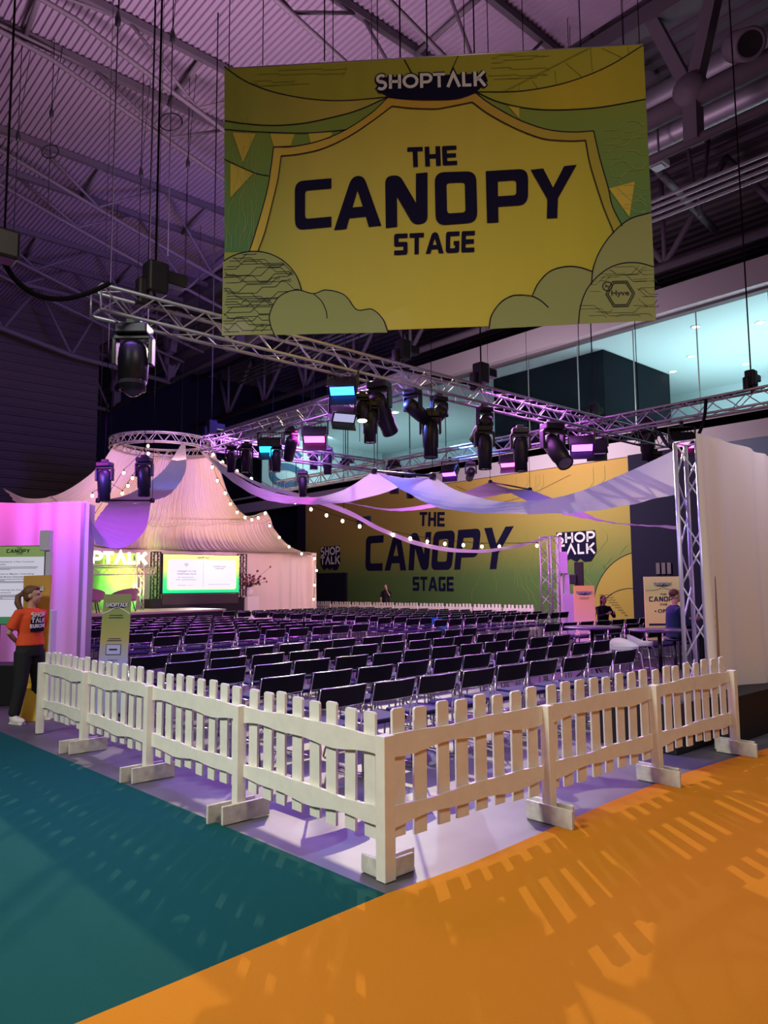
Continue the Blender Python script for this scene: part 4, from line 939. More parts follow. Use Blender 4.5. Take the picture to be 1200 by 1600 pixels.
# ================================================================== STAGE
M_stagefront = mat('black_stage_skirt', (0.02, 0.014, 0.03), 0.7)
stage = thing('stage_platform', 'low pale-topped stage platform at the foot of the tent', 'stage', (6.5, 20.5, 0))
MB().prism([(1.5, 17.3), (10.6, 20.2), (10.6, 23.2), (1.5, 23.2)], 0, .80).build('skirt', M_stagefront, stage, world=stage)
MB().prism([(1.48, 17.28), (10.62, 20.18), (10.62, 23.2), (1.48, 23.2)], .80, .86).build('deck', mat('pale_stage_deck', (.62, .50, .42), .5), stage, world=stage)
YS = 22.9
a = ony(235, 940, YS); b = ony(381, 940, YS)
o = MB().box(((a.x+b.x)/2, YS+.35, .60), (b.x-a.x, .9, 1.2)).build('screen_riser', M_black, world=((a.x+b.x)/2, YS+.35, 0)); tag(o, 'black riser box under the bright screen', 'riser')
a = ony(251, 938, YS); b = ony(370, 933, YS); c = ony(251, 866, YS); SX0, SX1, SZ0, SZ1 = a.x, b.x, 1.62, c.z
SZ0 = ony(251, 927, YS).z
scr = thing('video_screen', 'bright wide screen with a white card framed in yellow and green', 'screen', (SX0, YS-.15, SZ0))
SW, SH = SX1-SX0, SZ1-SZ0
MB().box((SW/2, .06, SH/2), (SW+.05, .1, SH+.05)).build('housing', M_black, scr)
MB().box((SW/2, .04, -.24), (SW, .05, .38)).build('lower_panel', mat('dark_grey_panel', (.05, .035, .04), .5), scr)
sm = [grad_mat('screen_gradient', [(0, (0.0, .62, .22)), (.35, (.05, .60, .18)), (.8, (.80, .72, .15)), (1, (.95, .85, .25))], 'Z', 0, SH, emit=1.0), mat('screen_white', (.1, .1, .1), .4, emit=(.93, .86, .98), es=1.0), mat('screen_ink', (.02, .02, .04), .4, emit=(.12, .12, .22), es=1), mat('screen_yellow', (.1, .1, .02), .4, emit=(1, .95, .5), es=1), mat('screen_pink', (.1, .02, .05), .4, emit=(.85, .4, .5), es=1)]
mb = MB(); T = lambda u, v, l: (u, -.002*l, v)
mb.mi = 0; mb.poly(quadwh(0, 0, SW, SH), 0, T=T)
def rrq(x0, y0, x1, y1, r): return rnd([(x0, y0, r), (x0, y1, r), (x1, y1, r), (x1, y0, r)])
mb.mi = 3; mb.poly(rrq(.05*SW, .08*SH, .96*SW, .89*SH, .12), 1, T=T); mb.mi = 1; mb.poly(rrq(.065*SW, .11*SH, .945*SW, .87*SH, .1), 2, T=T)
mb.mi = 2; sans_word(mb, 'SHOPTVLK', quadwh(.43*SW, .905*SH, .16*SW, .05*SH), .3, 3, T=T)
mb.ribbon([(.51*SW, .16*SH), (.51*SW, .84*SH)], .008, 3, T)
for r_ in (.10, .065, .03): mb.ribbon(arc(.29*SW, .68*SH, r_*1.2, 45, 135, 8), .016, 3, T)
add_text(mb, 'CONNECT TO THE', .175*SW, .545*SH, .24*SW, .04*SH, 3, .01, T); add_text(mb, 'SHOPTALK WI-FI', .175*SW, .475*SH, .24*SW, .04*SH, 3, .01, T)
add_text(mb, 'ID: SHOPTALK', .19*SW, .39*SH, .2*SW, .03*SH, 3, 0, T); add_text(mb, 'PW: SHOPTALK', .16*SW, .33*SH, .26*SW, .03*SH, 3, 0, T)
add_text(mb, 'DOWNLOAD', .645*SW, .68*SH, .17*SW, .035*SH, 3, .01, T); add_text(mb, 'THE APP', .67*SW, .625*SH, .12*SW, .035*SH, 3, .01, T)
mb.ribbon([(.18*SW, .20*SH), (.29*SW, .20*SH)], .01, 3, T); mb.ribbon([(.58*SW, .22*SH), (.87*SW, .22*SH)], .01, 3, T); mb.mi = 4; mb.ribbon([(.31*SW, .20*SH), (.39*SW, .20*SH)], .014, 3, T)
mb.build('lit_picture', sm, scr)
area_light('screen_glow', (SX0+SW/2, YS-.5, SZ0+SH/2), (SX0+SW/2, YS-4, 1), 1.5, 60, (.85, .9, .9))
for x, lab in ((SX0-.22, 'left'), (SX1+.22, 'right')):
    tt_ = truss((x, YS, 1.2), (x, YS, SZ1+.08), 'black ladder truss upright on the '+lab+' of the bright screen', .26, .22, grp='black uprights beside the screen')
    for c_ in tt_.children: c_.data.materials[0] = M_black
# glowing SHOPTALK sign: 5 visible letters behind the curtain edge
YL = 21.6
a = ony(142, 880, YL); b = ony(228, 880, YL); zt = ony(190, 863, YL).z; zb = ony(190, 881, YL).z
w5 = b.x-a.x; SGW = w5*8/4.75
sg = thing('glowing_letter_sign', 'warm glowing SHOPTALK letters on a truss, partly behind the curtain', 'sign', (b.x-SGW, YL, zb))
mb = MB()
mb2 = MB()
for l_, y_ in ((0, -.08),): sans_word(mb, 'SHOPTVLK', quadwh(0, 0, SGW, zt-zb), .24, 1, T=lambda u, v, l: (u, -.08, v))
mb.build('glowing_face', mat('warm_sign_glow', (1, .9, .7), .4, emit=(1.0, .86, .55), es=5.0), sg)
sans_word(mb2, 'SHOPTVLK', quadwh(0, 0, SGW, zt-zb), .30, 1, T=lambda u, v, l: (u, -.04, v)); mb2.build('letter_body', M_paper, sg)
MB().tube([(-.2, 0, -.06), (SGW+.1, 0, -.06)], .03, 8).build('rail', M_alu, sg)
x_ = ony(219, 900, YL).x
truss((x_, YL+.1, .86), (x_, YL+.1, zb+.3), 'slim aluminium upright under the glowing letters', .26, .3, grp='uprights of the letter sign')
truss((a.x-2.5, YL+.1, zb-.25), (b.x+.3, YL+.1, zb-.25), 'level aluminium truss carrying the glowing letters', .24, .3, grp='uprights of the letter sign')
gp0 = ony(60, 950, YL+.9); gp1 = ony(212, 950, YL+.9)
gpn = thing('green_backdrop_panel', 'green backdrop panel behind the armchair under the glowing letters', 'backdrop', (gp0.x, YL+.9, .86))
gw = gp1.x-gp0.x
MB().box((gw/2, .04, 1.0), (gw, .06, 2.0)).build('panel', mat('green_panel', (.28, .55, .16), .7), gpn)
mb = MB(); add_text(mb, "Europe's Retail Event", gw*.22, 1.55, gw*.58, .2, 2, .0, T); mb.build('printed_text', mat('green_text', (.08, .30, .08), .7), gpn)
# armchairs on the stage
M_pinkfab = mat('dusty_pink_upholstery', (.50, .28, .30), .85, bump=.2, nscale=80)
def armchair(loc, rz, lab):
    t = thing('armchair', lab, 'armchair', loc, rz, 'armchairs on the stage')
    mb = MB(); mb.bbox((0, 0, .40), (.62, .56, .14), .05); mb.build('seat', M_pinkfab, t)
    def f(u, v):
        a = PI*(1.08-1.16*u); r0 = .34+.05*v; return Vector((r0*math.cos(a)*1.08, -(-.02)-r0*math.sin(a)*-1*.9, .40+.36*v*(.45+.55*math.sin(PI*u))))
    mb = MB(); mb.grid(f, 24, 6); mb.grid(lambda u, v: f(1-u, v)*1.0+Vector((0, .0, 0))+Vector((.05*math.cos(PI*(1.08-1.16*(1-u))), .05*math.sin(PI*(1.08-1.16*(1-u))), 0)), 24, 6); mb.build('shell', M_pinkfab, t)
    for sx in (-1, 1):
        for sy in (-1, 1): MB().tube([(sx*.2, sy*.18, .35), (sx*.27, sy*.25, 0)], .016, 8).build('leg', M_black, t)
armchair(Vector((5.7, 19.9, .86)), R(150), 'dusty pink armchair on the stage before the green backdrop, left one')
armchair(Vector((7.0, 20.4, .86)), R(200), 'dusty pink armchair on the stage half behind the leaning sign')
# plinth with dry flowers
q = at(388, 958, 30.0); q.z = 0
pt = thing('plinth', 'white display plinth right of the screen', 'plinth', (q.x, q.y, 0))
MB().bbox((0, 0, .62), (.62, .62, 1.24), .01, R(10)).build('body', M_paper, pt)
fl = thing('flower_arrangement', 'dark red dry flower arrangement on the white plinth', 'flowers', (q.x, q.y, 1.24))
MB().lathe([(.06, 0), (.16, .05), (.2, .2), (.12, .34), (.14, .38)], 16).build('vase', M_paper, fl)
rr = random.Random(3); st = MB(); bl2 = MB()
for i in range(46):
    a = rr.uniform(0, 2*PI); e = rr.uniform(.2, 1.25); L2 = rr.uniform(.35, 1.3)*(1 if i % 3 == 0 else .6); d = Vector((math.cos(a)*math.cos(e), math.sin(a)*math.cos(e), math.sin(e))); p0 = Vector((0, 0, .34))
    st.tube([p0, p0+d*L2*.5+Vector((0, 0, .05)), p0+d*L2], .007, 4); bl2.ell(p0+d*L2, (.035, .035, .05) if i % 3 == 0 else (.06, .06, .05), 5)
st.build('stems', mat('stem_brown', (.10, .05, .04), .8), fl); bl2.build('blossoms', mat('dark_red_blossom', (.22, .06, .09), .8), fl)

# ================================================================== TOWERS, DRAPES, SWAGS
tw = truss((5.25, .60, .0), (5.25, .60, 3.22), 'tall silver lattice tower at the right behind the fence', .25, .42, name='truss_tower', cat='truss tower', grp='lattice towers')
far_c = onz(862, 838, 3.2); 
truss((17.45, 11.25, 0), (17.45, 11.25, 3.2), 'far lattice tower lit pink in front of the green wall', .42, .32, name='truss_tower', cat='truss tower', grp='lattice towers')
def drape(a, b, z0, z1, lab, folds=10, amp=.05, m=M_fabric, topw=.03, n=160):
    a = Vector(a); b = Vector(b); d = b-a; L = d.length; d.normalize(); nn = Vector((d.y, -d.x, 0))
    def f(u, v):
        z = z1+(z0-z1)*v+topw*math.sin(u*9)*(1-v)*.5; k = u*L*folds/2
        off = amp*(.35+.65*v)*(math.sin(k*2*PI+1.5*math.sin(k*1.7))+.5*math.sin(k*2*PI*.43+2))
        return a+d*(u*L)+nn*off+Vector((0, 0, z))
    mb = MB(); mb.grid(f, int(n), 12); o = mb.build('drape', m, world=a); tag(o, lab, 'drape'); return o
DX = ony(1087, 705, .42).x
drape((DX, .42, 0), (DX+4.2, .42, 0), .46, 3.26, 'long off-white drape beside the right tower, hanging to the black box', 3.6, .06, n=260)
fa, fb = ony(868, 838, 11.3), ony(876, 838, 11.1)
drape((fa.x, 11.3, 0), (fb.x, 11.1, 0), .0, 3.2, 'pink-violet lit drape behind the far tower', 5, .05)
cu_a = at(-60, 786, 13.9); cu_b = at(140, 786, 13.9)
drape((cu_a.x, cu_a.y, 0), (cu_b.x, cu_b.y, 0), .0, cu_a.z-.0, 'white curtain lit pink and violet behind the woman at the left', 4.5, .05, n=260)
bd = cu_b-cu_a; bd.z = 0; bd.normalize()
o = MB().box((0, 0, cu_b.z/2), (.06, .5, cu_b.z)).build('curtain_end_post', M_alu, loc=(cu_b.x+.06, cu_b.y+.22, 0), rz=R(-42)); tag(o, 'thin post with a blue sheen at the right end of the pink curtain', 'post')
area_light('curtain_light', cu_a.lerp(cu_b, .45)+Vector((-.8, -1.6, .9)), cu_a.lerp(cu_b, .35)+Vector((0, 0, -1.2)), .8, 75, (1.0, .07, .50))
area_light('curtain_light', cu_a.lerp(cu_b, .8)+Vector((-.4, -1.6, .5)), cu_a.lerp(cu_b, .85)+Vector((0, 0, -1.4)), .5, 75, (.16, .12, 1.0))
area_light('drape_light', (6.9, -1.0, 4.4), (6.6, .5, 1.6), .8, 30, (.85, .72, 1.0))
spot_light('far_tower_light', (15.5, 8.6, 4.0), (17.9, 11.2, 1.5), 50, 420, (.95, .2, 1.0), .1, .6)
# black ballast boxes by the right drape
bx = thing('black_box', 'low black box under the off-white drape, right of the fence end', 'box', (5.3, .6, 0))
M_box = mat('black_box_paint', (.004, .004, .005), .6, bump=.1, nscale=30)
MB().bbox((6.3, .62, .235), (2.9, .98, .47), .01).build('body', M_box, bx, world=bx)
bx = thing('black_box', 'low black box behind the last right fence panel', 'box', (4.2, .8, 0)); MB().bbox((4.42, .75, .235), (.80, .9, .47), .01).build('body', M_box, bx, world=bx)

def swag(E1, E2, lab, n=40, m=M_stretch, sub=10, rip=.012):
    """cloth strip between two sagging edges"""
    A = spl3(E1, sub); B = spl3(E2, sub)
    def f(u, v):
        a = interp(A, u); b = interp(B, u); q = a.lerp(b, v); q.z += -.05*math.sin(PI*v)*(a-b).length+rip*math.sin(u*60+v*5)*math.sin(v*12); return q
    mb = MB(); mb.grid(f, n*2, 10); o = mb.build('cloth_swag', m, world=E1[0]); tag(o, lab, 'cloth swag', 'cloth strips of the canopy'); return o
def bar_(a, b, lab):
    t = thing('spreader_bar', lab, 'spreader bar', a, group='bars that spread the cloth strips')
    MB().tube([a, b], .02, 8).build('bar', M_black, t, world=t)
    for q in (a, b): MB().bbox(q, (.09, .09, .11), .02).build('clamp', M_black, t, world=t)
    for q in (a, b): MB().tube([q, (q.x, q.y, ZC)], .006, 5).build('wire', M_wire, t, world=t)
# left strip: ring -> bar -> curtain
swag([at(284, 693, 25.4), at(255, 735, 22), at(205, 770, 19), at(153, 783, 17)], [at(290, 694, 25.4), at(290, 735, 22), at(268, 770, 19), at(237, 783, 17)], 'violet-blue cloth strip hanging from the tent ring to the left bar')
swag([at(236, 783, 17), at(228, 825, 15.8), at(205, 850, 15), at(180, 857, 14.5), at(150, 850, 14)], [at(172, 783, 17), at(155, 805, 15.8), at(147, 818, 15), at(143, 815, 14.5), at(138, 800, 14)], 'violet cloth pocket drooping left of the tent, beside the pink curtain')
bar_(at(153, 782, 16.9), at(238, 782, 16.9), 'short black bar at the violet cloth pocket')
# strip over the middle bar to the right tower
b1, b2 = at(585, 736, 13.2), at(676, 744, 12.0)
swag([at(300, 693, 25.4), at(345, 725, 22.5), at(400, 760, 19.5), at(470, 777, 16.5), at(530, 768, 14.7), b1], [at(305, 697, 25.4), at(350, 742, 22.5), at(400, 775, 19.5), at(455, 787, 16.5), at(550, 783, 14.2), at(625, 762, 12.6)][:5]+[b2], 'pink and blue cloth strip rising from the tent ring to the middle bar')
swag([b2, at(718, 768, 11.6), at(790, 784, 11.0), at(880, 775, 10.2), at(970, 742, 9.4), at(1053, 704, 8.6)], [b1, at(640, 772, 12.2), at(705, 797, 11.4), at(850, 803, 10.4), at(950, 795, 9.5), at(1056, 772, 8.8)], 'widest cloth strip, blue and violet, sagging from the middle bar to the right tower')
bar_(b1, b2, 'black bar at the highest peak of the canopy')
# rear strip
b3, b4 = at(766, 753, 20.5), at(828, 765, 19.2)
swag([at(536, 783, 20), at(600, 795, 20.5), at(680, 785, 20.5), b3], [at(542, 786, 20.2), at(640, 797, 20.8), at(740, 780, 20.3), b4], 'pale blue cloth strip behind the widest one, left of the rear bar')
swag([b4, at(880, 785, 17.5), at(950, 815, 15), at(1057, 822, 12)], [b3, at(850, 795, 17.5), at(930, 812, 15.2), at(1057, 827, 12)], 'violet cloth strip behind the widest one, running to the right tower')
bar_(b3, b4, 'black bar of the rear cloth strip')
# narrow strip to the far tower
swag([at(330, 712, 26), at(400, 752, 23), at(470, 772, 21.5), at(540, 795, 21), at(600, 826, 21), at(670, 850, 21.5), at(745, 859, 22), at(810, 850, 22.8), at(852, 839, 23.6)], [at(332, 716, 26), at(400, 758, 23), at(470, 779, 21.5), at(540, 803, 21), at(600, 833, 21), at(670, 857, 21.5), at(745, 864, 22), at(810, 855, 22.8), at(866, 838, 24)], 'narrow pink cloth strip sagging from the tent ring to the far tower')
for px, py, dep in ((537, 795, 21),):
    q = at(px, py, dep); wire((q.x, q.y, ZC), q, 'wire holding the narrow pink strip', .008, False)
spot_light('canopy_light', (5.65, 8.8, 4.7), at(480, 780, 17), 70, 500, (1.0, .06, .70), .1, .8)
spot_light('canopy_light', (5.0, 6.6, 5.2), at(720, 785, 11.4), 75, 750, (.04, .18, 1.0), .1, .8)
spot_light('canopy_light', (9.0, 2.2, 5.4), at(850, 795, 10.4), 80, 90, (.45, .15, 1.0), .1, .8)
spot_light('canopy_light', (11.0, 9.6, 5.4), at(800, 775, 18), 80, 700, (.10, .20, 1.0), .1, .8)
spot_light('canopy_light', (2.2, 9.2, 5.2), at(190, 820, 15), 50, 1300, (.50, .05, 1.0), .1, .8)
spot_light('canopy_light', (5.2, 13.0, 5.4), at(262, 755, 21), 40, 600, (.12, .25, 1.0), .1, .8)

# string lights
BULB = None
def bulb(p, lab):
    global BULB
    if BULB is None:
        t = thing('light_bulb', lab, 'light bulb', p, group='bulbs of the string lights')
        MB().ell((0, 0, -.11), (.046, .046, .055), 6).build('glass', M_bulb, t); MB().lathe([(0, 0), (.025, 0), (.028, -.05), (0, -.055)], 8).build('socket', M_black, t); BULB = t
    else: dup(BULB, p, None, lab)
K8 = lambda x, y: (130+x/3.077, 660+y/3.077); K9 = lambda x, y: (480+x/2.857, 700+y/2.857)
def string_(pts, dep0, dep1, lab, short):
    n = len(pts); Q = []
    for i, (x, y) in enumerate(pts):
        q = at(x, y, dep0+(dep1-dep0)*i/max(1, n-1)); Q.append(q+Vector((0, 0, .11))); bulb(q+Vector((0, 0, .11)), 'small warm bulb, %s from the left on the %s' % (ordn[i] if i < len(ordn) else 'last', short))
    P_ = []
    for a, b in zip(Q, Q[1:]): P_ += [a, a.lerp(b, .5)-Vector((0, 0, .03*(a-b).length*.5))]
    o = MB().tube(P_+[Q[-1]], .008, 5).build('light_string', M_wire, world=Q[0]); tag(o, lab, 'cable', 'cables of the string lights')
string_([K8(*p) for p in [(625, 155), (670, 192), (740, 235), (808, 272), (1020, 385), (1095, 418), (1170, 447)]]+[K9(*p) for p in [(158, 326), (234, 350)]], 26, 21, 'light string from the tent ring, first half', 'string next to the tent ring')
string_([K9(*p) for p in [(383, 388), (460, 404), (536, 418), (615, 428), (697, 434), (780, 440), (858, 440), (1026, 436)]], 21, 23, 'light string before the green wall', 'string before the green wall')
string_([K8(*p) for p in [(620, 215), (645, 280), (683, 340), (708, 392), (740, 432), (778, 457), (811, 468), (841, 459), (875, 437)]], 27.2, 29.5, 'light string down the right slope of the tent', 'right tent slope')
string_([K8(*p) for p in [(897, 497), (943, 553), (990, 598), (1050, 632), (1112, 655)]], 30, 33, 'light string on the low right tent edge', 'low right tent edge')
string_([K8(*p) for p in [(1112, 655), (1122, 712), (1112, 782), (1108, 850)]], 33, 33, 'light string down the tent corner', 'tent corner, counted from the top')
string_([K8(*p) for p in [(44, 353), (122, 302), (188, 342), (215, 305), (237, 268), (266, 230), (313, 150)]], 23.5, 25.5, 'light string across the left tent side', 'left side of the tent')
string_([K8(*p) for p in [(48, 465), (195, 243), (260, 180), (312, 113)]], 23, 26, 'upper light string inside the tent mouth', 'upper string of the tent mouth')
for px, py, e in ((395, 808, 60), (478, 848, 80), (488, 920, 60), (330, 740, 40)):
    l = bpy.data.lights.new('bulb_glow', 'POINT'); l.energy = e*.35; l.color = (1, .75, .4); l.shadow_soft_size = .1; o = bpy.data.objects.new('bulb_glow', l); o.location = at(px-4, py, 27 if px < 400 else 30.5); COL.objects.link(o)
# ================================================================== CHAIRS
def make_chair(label, group):
    t = thing('stacking_chair', label, 'chair', (0, 0, 0), 0, group)
    mb = MB()
    def cushion(u, v):  # closed pillow-like slab
        return None
    mb.bbox((0, .02, .445), (.46, .42, .045), .016); mb.build('seat', M_seatfab, t)
    n = 10
    def back(u, v, o):
        x = (u-.5)*.50; z = .635+.165*v; y = -.215-.04*v-.035*(1-(2*u-1)**2)+o; return Vector((x, y, z))
    mb = MB(); mb.smooth = False
    mb.grid(lambda u, v: back(u, v, -.016), n, 3); mb.grid(lambda u, v: back(1-u, v, .016), n, 3)
    for v in (0, 1):
        mb.grid(lambda u, w_, v=v: back(u if v else 1-u, v, -.016+.032*w_), n, 1)
    for u in (0, 1): mb.grid(lambda v, w_, u=u: back(u, v if not u else 1-v, -.016+.032*w_), 3, 1)
    b = mb.build('backrest', M_blackfab, t)
    loop = [back(0, 0, -.018)]+[back(0, v/3, -.018) for v in range(1, 4)]+[back(u/n, 1, -.018) for u in range(1, n+1)]+[back(1, 1-v/3, -.018) for v in range(1, 4)]+[back(1-u/n, 0, -.018) for u in range(1, n+1)]
    MB().tube(loop, .006, 6, cap=False).build('chrome_rim', M_chrome, b)
    for s in (-1, 1):
        MB().tube([(s*.246, -.225, .70), (s*.244, -.205, .46), (s*.24, -.235, .012)], .0095, 8).build('leg', M_chrome, t)
        MB().tube([(s*.238, -.19, .43), (s*.238, .20, .43), (s*.24, .225, .40), (s*.24, .235, .012)], .0095, 8).build('leg', M_chrome, t)
        MB().tube([(s*.24, -.235, .014), (s*.24, .235, .014)], .008, 6).build('runner', M_chrome, t)
    MB().tube([(-.238, .19, .41), (.238, .19, .41)], .008, 6).build('crossbar', M_chrome, t)
    return t
chair0 = None; far_chair = None; rc_ = random.Random(11)
def flatten(root):
    """one mesh with the materials of all parts, for copies too small to show their parts"""
    mb = MB(); ms = []
    def go(o):
        for c in o.children:
            me = c.data; m = me.materials[0]
            if m not in ms: ms.append(m)
            mb.mi = ms.index(m); mb.smooth = me.polygons[0].use_smooth
            mb.add([v.co for v in me.vertices], [tuple(p.vertices) for p in me.polygons]); go(c)
    go(root); o = mb.build('stacking_chair', ms); return o
used = {}
def chair(x, y, rz, label, group):
    """x, y: left rear corner of the backrest"""
    global chair0, far_chair
    loc = Vector((x+.25, y+.25, 0)); rz += rc_.uniform(-.03, .03); loc.x += rc_.uniform(-.015, .015); loc.y += rc_.uniform(-.03, .03)
    dep = (loc-CAM).dot(FWD)
    if chair0 is None: chair0 = make_chair(label, group); chair0.location = loc; chair0.rotation_euler = (0, 0, rz); return
    if dep < 16.5: dup(chair0, loc, rz, label, group); return
    if far_chair is None:
        far_chair = flatten(chair0); o = far_chair
    else: o = far_chair.copy(); COL.objects.link(o)
    o.location = loc; o.rotation_euler = (0, 0, rz); tag(o, label, 'chair', group)
def nth(i): return ordn[i] if i < 15 else ['sixteenth', 'seventeenth', 'eighteenth', 'nineteenth', 'twentieth'][i-15]
rowname = ['row nearest the white fence', 'second row behind the fence', 'third row behind the fence', 'fourth row behind the fence', 'fifth row behind the fence']
rowsA = [(1.66, .035, .80, 9), (2.62, .05, .85, 11), (3.62, .06, .82, 12), (4.55, .10, .82, 13), (5.50, .14, .80, 13)]
for k, (y, sl, x0, n) in enumerate(rowsA):
    for i in range(n):
        x = x0+.583*i; yy = y+sl*(x-x0)+(.012*i*i if False else 0)
        chair(x, yy, math.atan(sl), 'black chair, %s from the left in the %s' % (nth(i), rowname[k]), 'black chairs of the block behind the fence')
rB = ['front row of the middle block', 'second row of the middle block', 'third row of the middle block', 'fourth row of the middle block', 'fifth row of the middle block', 'sixth row of the middle block', 'seventh row of the middle block', 'eighth row of the middle block']
rbk = [r_.replace('front row', 'nearest row') for r_ in rB]
for k in range(8):
    y = 8.75+1.0*k
    for i in range(10):
        x = 2.0+.60*i
        if i == 0 and k < 4: continue
        yy = y+.11*(x-2.5)
        pxx = None
        chair(x, yy, .10, 'black chair, %s from the left in the %s' % (nth(i), rbk[k]), 'black chairs of the middle block')
for k in range(11):
    y = 9.35+1.0*k
    for i in range(11):
        x = 10.0+.60*i; yy = y+.10*(x-10)
        if x > 16.2 and yy < 12.5: continue
        chair(x, yy, .08, 'small far black chair, %s from the left in row %s of the far block' % (nth(i), ['one', 'two', 'three', 'four', 'five', 'six', 'seven', 'eight', 'nine', 'ten', 'eleven'][k]), 'black chairs of the far block')
for k, (y, x0, n) in enumerate([(6.25, 10.2, 7), (5.0, 9.95, 7), (3.85, 9.4, 4)]):
    for i in range(n):
        chair(x0+.62*i, y-.02*i, -.02, 'black chair, %s from the left in the %s row behind the high tables' % (nth(i), ['rear', 'middle', 'near'][k]), 'black chairs of the right block')
q = at(684, 974, 19.0); mb = MB()
mb.grid(lambda u, v: Vector(((u-.5)*.55, -.06+.04*math.sin(u*9+v*4), .84-.26*v-.1*u+.02*math.sin(u*14))), 12, 6); mb.grid(lambda u, v: Vector(((.5-u)*.55, .0+.04*math.sin(u*9+v*4), .84-.22*v-.1*(1-u))), 12, 6)
o = mb.build('blue_jacket', mat('bright_blue_cloth', (.01, .22, .55), .7), loc=(q.x, q.y, 0), rz=.1); tag(o, 'bright blue jacket hung over a chair back in the far block', 'jacket')

# high tables and stools
M_tabtop = mat('black_table_top_lit_violet', (.10, .05, .16), .25)  # black top with the violet stage light mixed into its colour
def high_table(px, py, dep, lab):
    q = at(px, py, dep); t = thing('high_table', lab, 'table', (q.x, q.y, 0), group='round tables at the right')
    MB().lathe([(0, q.z-.03), (.46, q.z-.03), (.47, q.z-.015), (.46, q.z), (0, q.z)], 40).build('table_top', M_tabtop, t)
    MB().tube([(0, 0, .3), (0, 0, q.z-.03)], .03, 12).build('pole', M_black, t)
    for a in (.3, 2.4, 4.5): MB().tube([(0, 0, .35), (.38*math.cos(a), .38*math.sin(a), .015)], .018, 8).build('leg', M_black, t)
high_table(925, 979, 12.4, 'round dark table with violet-lit top, left of the pair at the right')
high_table(1030, 983, 11.3, 'round dark table with violet-lit top, right of the pair, before the man in blue')
M_shell = mat('white_plastic_shell', (.80, .78, .80), .35)
def bar_stool(px, dep, rz, lab):
    q = at(px, 1000, dep); t = thing('bar_stool', lab, 'bar stool', (q.x, q.y, 0), rz, 'white bar stools')
    def f(u, v):
        a = 2*PI*u; r = .185*(.25+.75*min(1, v*1.4)); bk = max(0, -math.sin(a)); z = .74+(.05+.10*bk**1.2)*max(0, (v-.35)/.65)**1.3; return Vector((r*math.cos(a)*1.05, r*math.sin(a)*.95, z))
    mb = MB(); mb.grid(f, 36, 10); mb.grid(lambda u, v: f(1-u, v)*1.0+Vector((0, 0, -.018)), 36, 10); mb.lathe([(0, .735), (.07, .74)], 16); mb.build('seat_shell', M_shell, t)
    for sx in (-1, 1):
        for sy in (-1, 1): MB().tube([(sx*.10, sy*.10, .735), (sx*.15, sy*.15, .70), (sx*.22, sy*.21, .01)], .010, 8).build('leg', M_chrome, t)
    MB().tube([(.185, .18, .25), (-.185, .18, .25), (-.185, -.18, .25), (.185, -.18, .25), (.185, .18, .25)], .008, 6).build('foot_ring', M_chrome, t)
bar_stool(975, 10.1, R(150), 'white shell bar stool, left of the pair')
bar_stool(1000, 10.8, R(195), 'white shell bar stool behind and right of its twin')

# ================================================================== SIGNS
def sign_board(name, loc, rz, w_, h, z0, lab, m, cat='sign', lean=0, thick=.03):
    t = thing(name, lab, cat, (loc[0], loc[1], 0), rz); o = MB().box((0, thick/2+.001, z0+h/2), (w_, thick, h)).build('board', m, t)
    return t
# leaning sign behind the fence
q = at(178, 1000, 9.6)
sgn = thing('information_sign', 'narrow green-yellow-lilac SHOPTALK information sign behind the left fence', 'sign', (q.x, q.y, 0), R(-42))
GM = grad_mat('sign_gradient', [(0, (.42, .42, .80)), (.45, (.42, .42, .72)), (.62, (.44, .40, .14)), (.85, (.28, .36, .10)), (1, (.30, .30, .16))], 'Z', 0, 1.55)
LEAN = .045
Ts = lambda u, v, l: (u+LEAN*(v-.8), -.002*l, v)
mb = MB(); mb.prism([(-.19-.8*LEAN, .03), (.19-.8*LEAN, .03), (.18+LEAN*.75, 1.55), (-.18+LEAN*.75, 1.55)], 0, .02, lambda x, y, z: (x, z, y)); mb.build('board', GM, sgn)
mb = MB(); logo(mb, -.145, 1.385, .29, .05, 0, 1, 2, Ts); mb.mi = 1
for v, w_ in ((1.275, .17), (1.245, .19), (.975, .16), (.95, .19)): mb.ribbon([(-w_/2, v), (w_/2, v)], .009, 3, Ts)
mb.ribbon(quadwh(-.10, .77, .19, .13)+quadwh(-.10, .77, .19, .13)[:1], .006, 3, Ts)
add_text(mb, 'CONNECT TO', -.07, .69, .13, .018, 3, .01, Ts); add_text(mb, 'THE WIFI', -.05, .66, .09, .018, 3, .01, Ts)
mb.ribbon([(-.12, .60), (-.04, .60)], .01, 3, Ts); mb.ribbon([(-.12, .575), (0, .575)], .01, 3, Ts)
for r_ in (.035, .022, .01): mb.ribbon(arc(.05, .58, r_, 45, 135, 6), .006, 3, Ts)
mb.mi = 2; mb.poly(quadwh(-.095, .775, .18, .12), 2, T=Ts); mb.mi = 1; mb.ribbon([(-.06, .835), (.045, .835)], .022, 3, Ts)
mb.mi = 0; mb.ribbon(spl([(-.18, 1.30), (-.10, 1.33), (-.03, 1.37), (.04, 1.37), (.12, 1.33), (.18, 1.29)]), .012, 2, Ts)
mb.build('printed_text', [M_paper, mat('sign_navy', (.02, .02, .12), .7), mat('sign_lilac', (.5, .5, .85), .7)], sgn)
MB().box((0, .05, .015), (.34, .26, .02)).build('foot_plate', M_black, sgn)
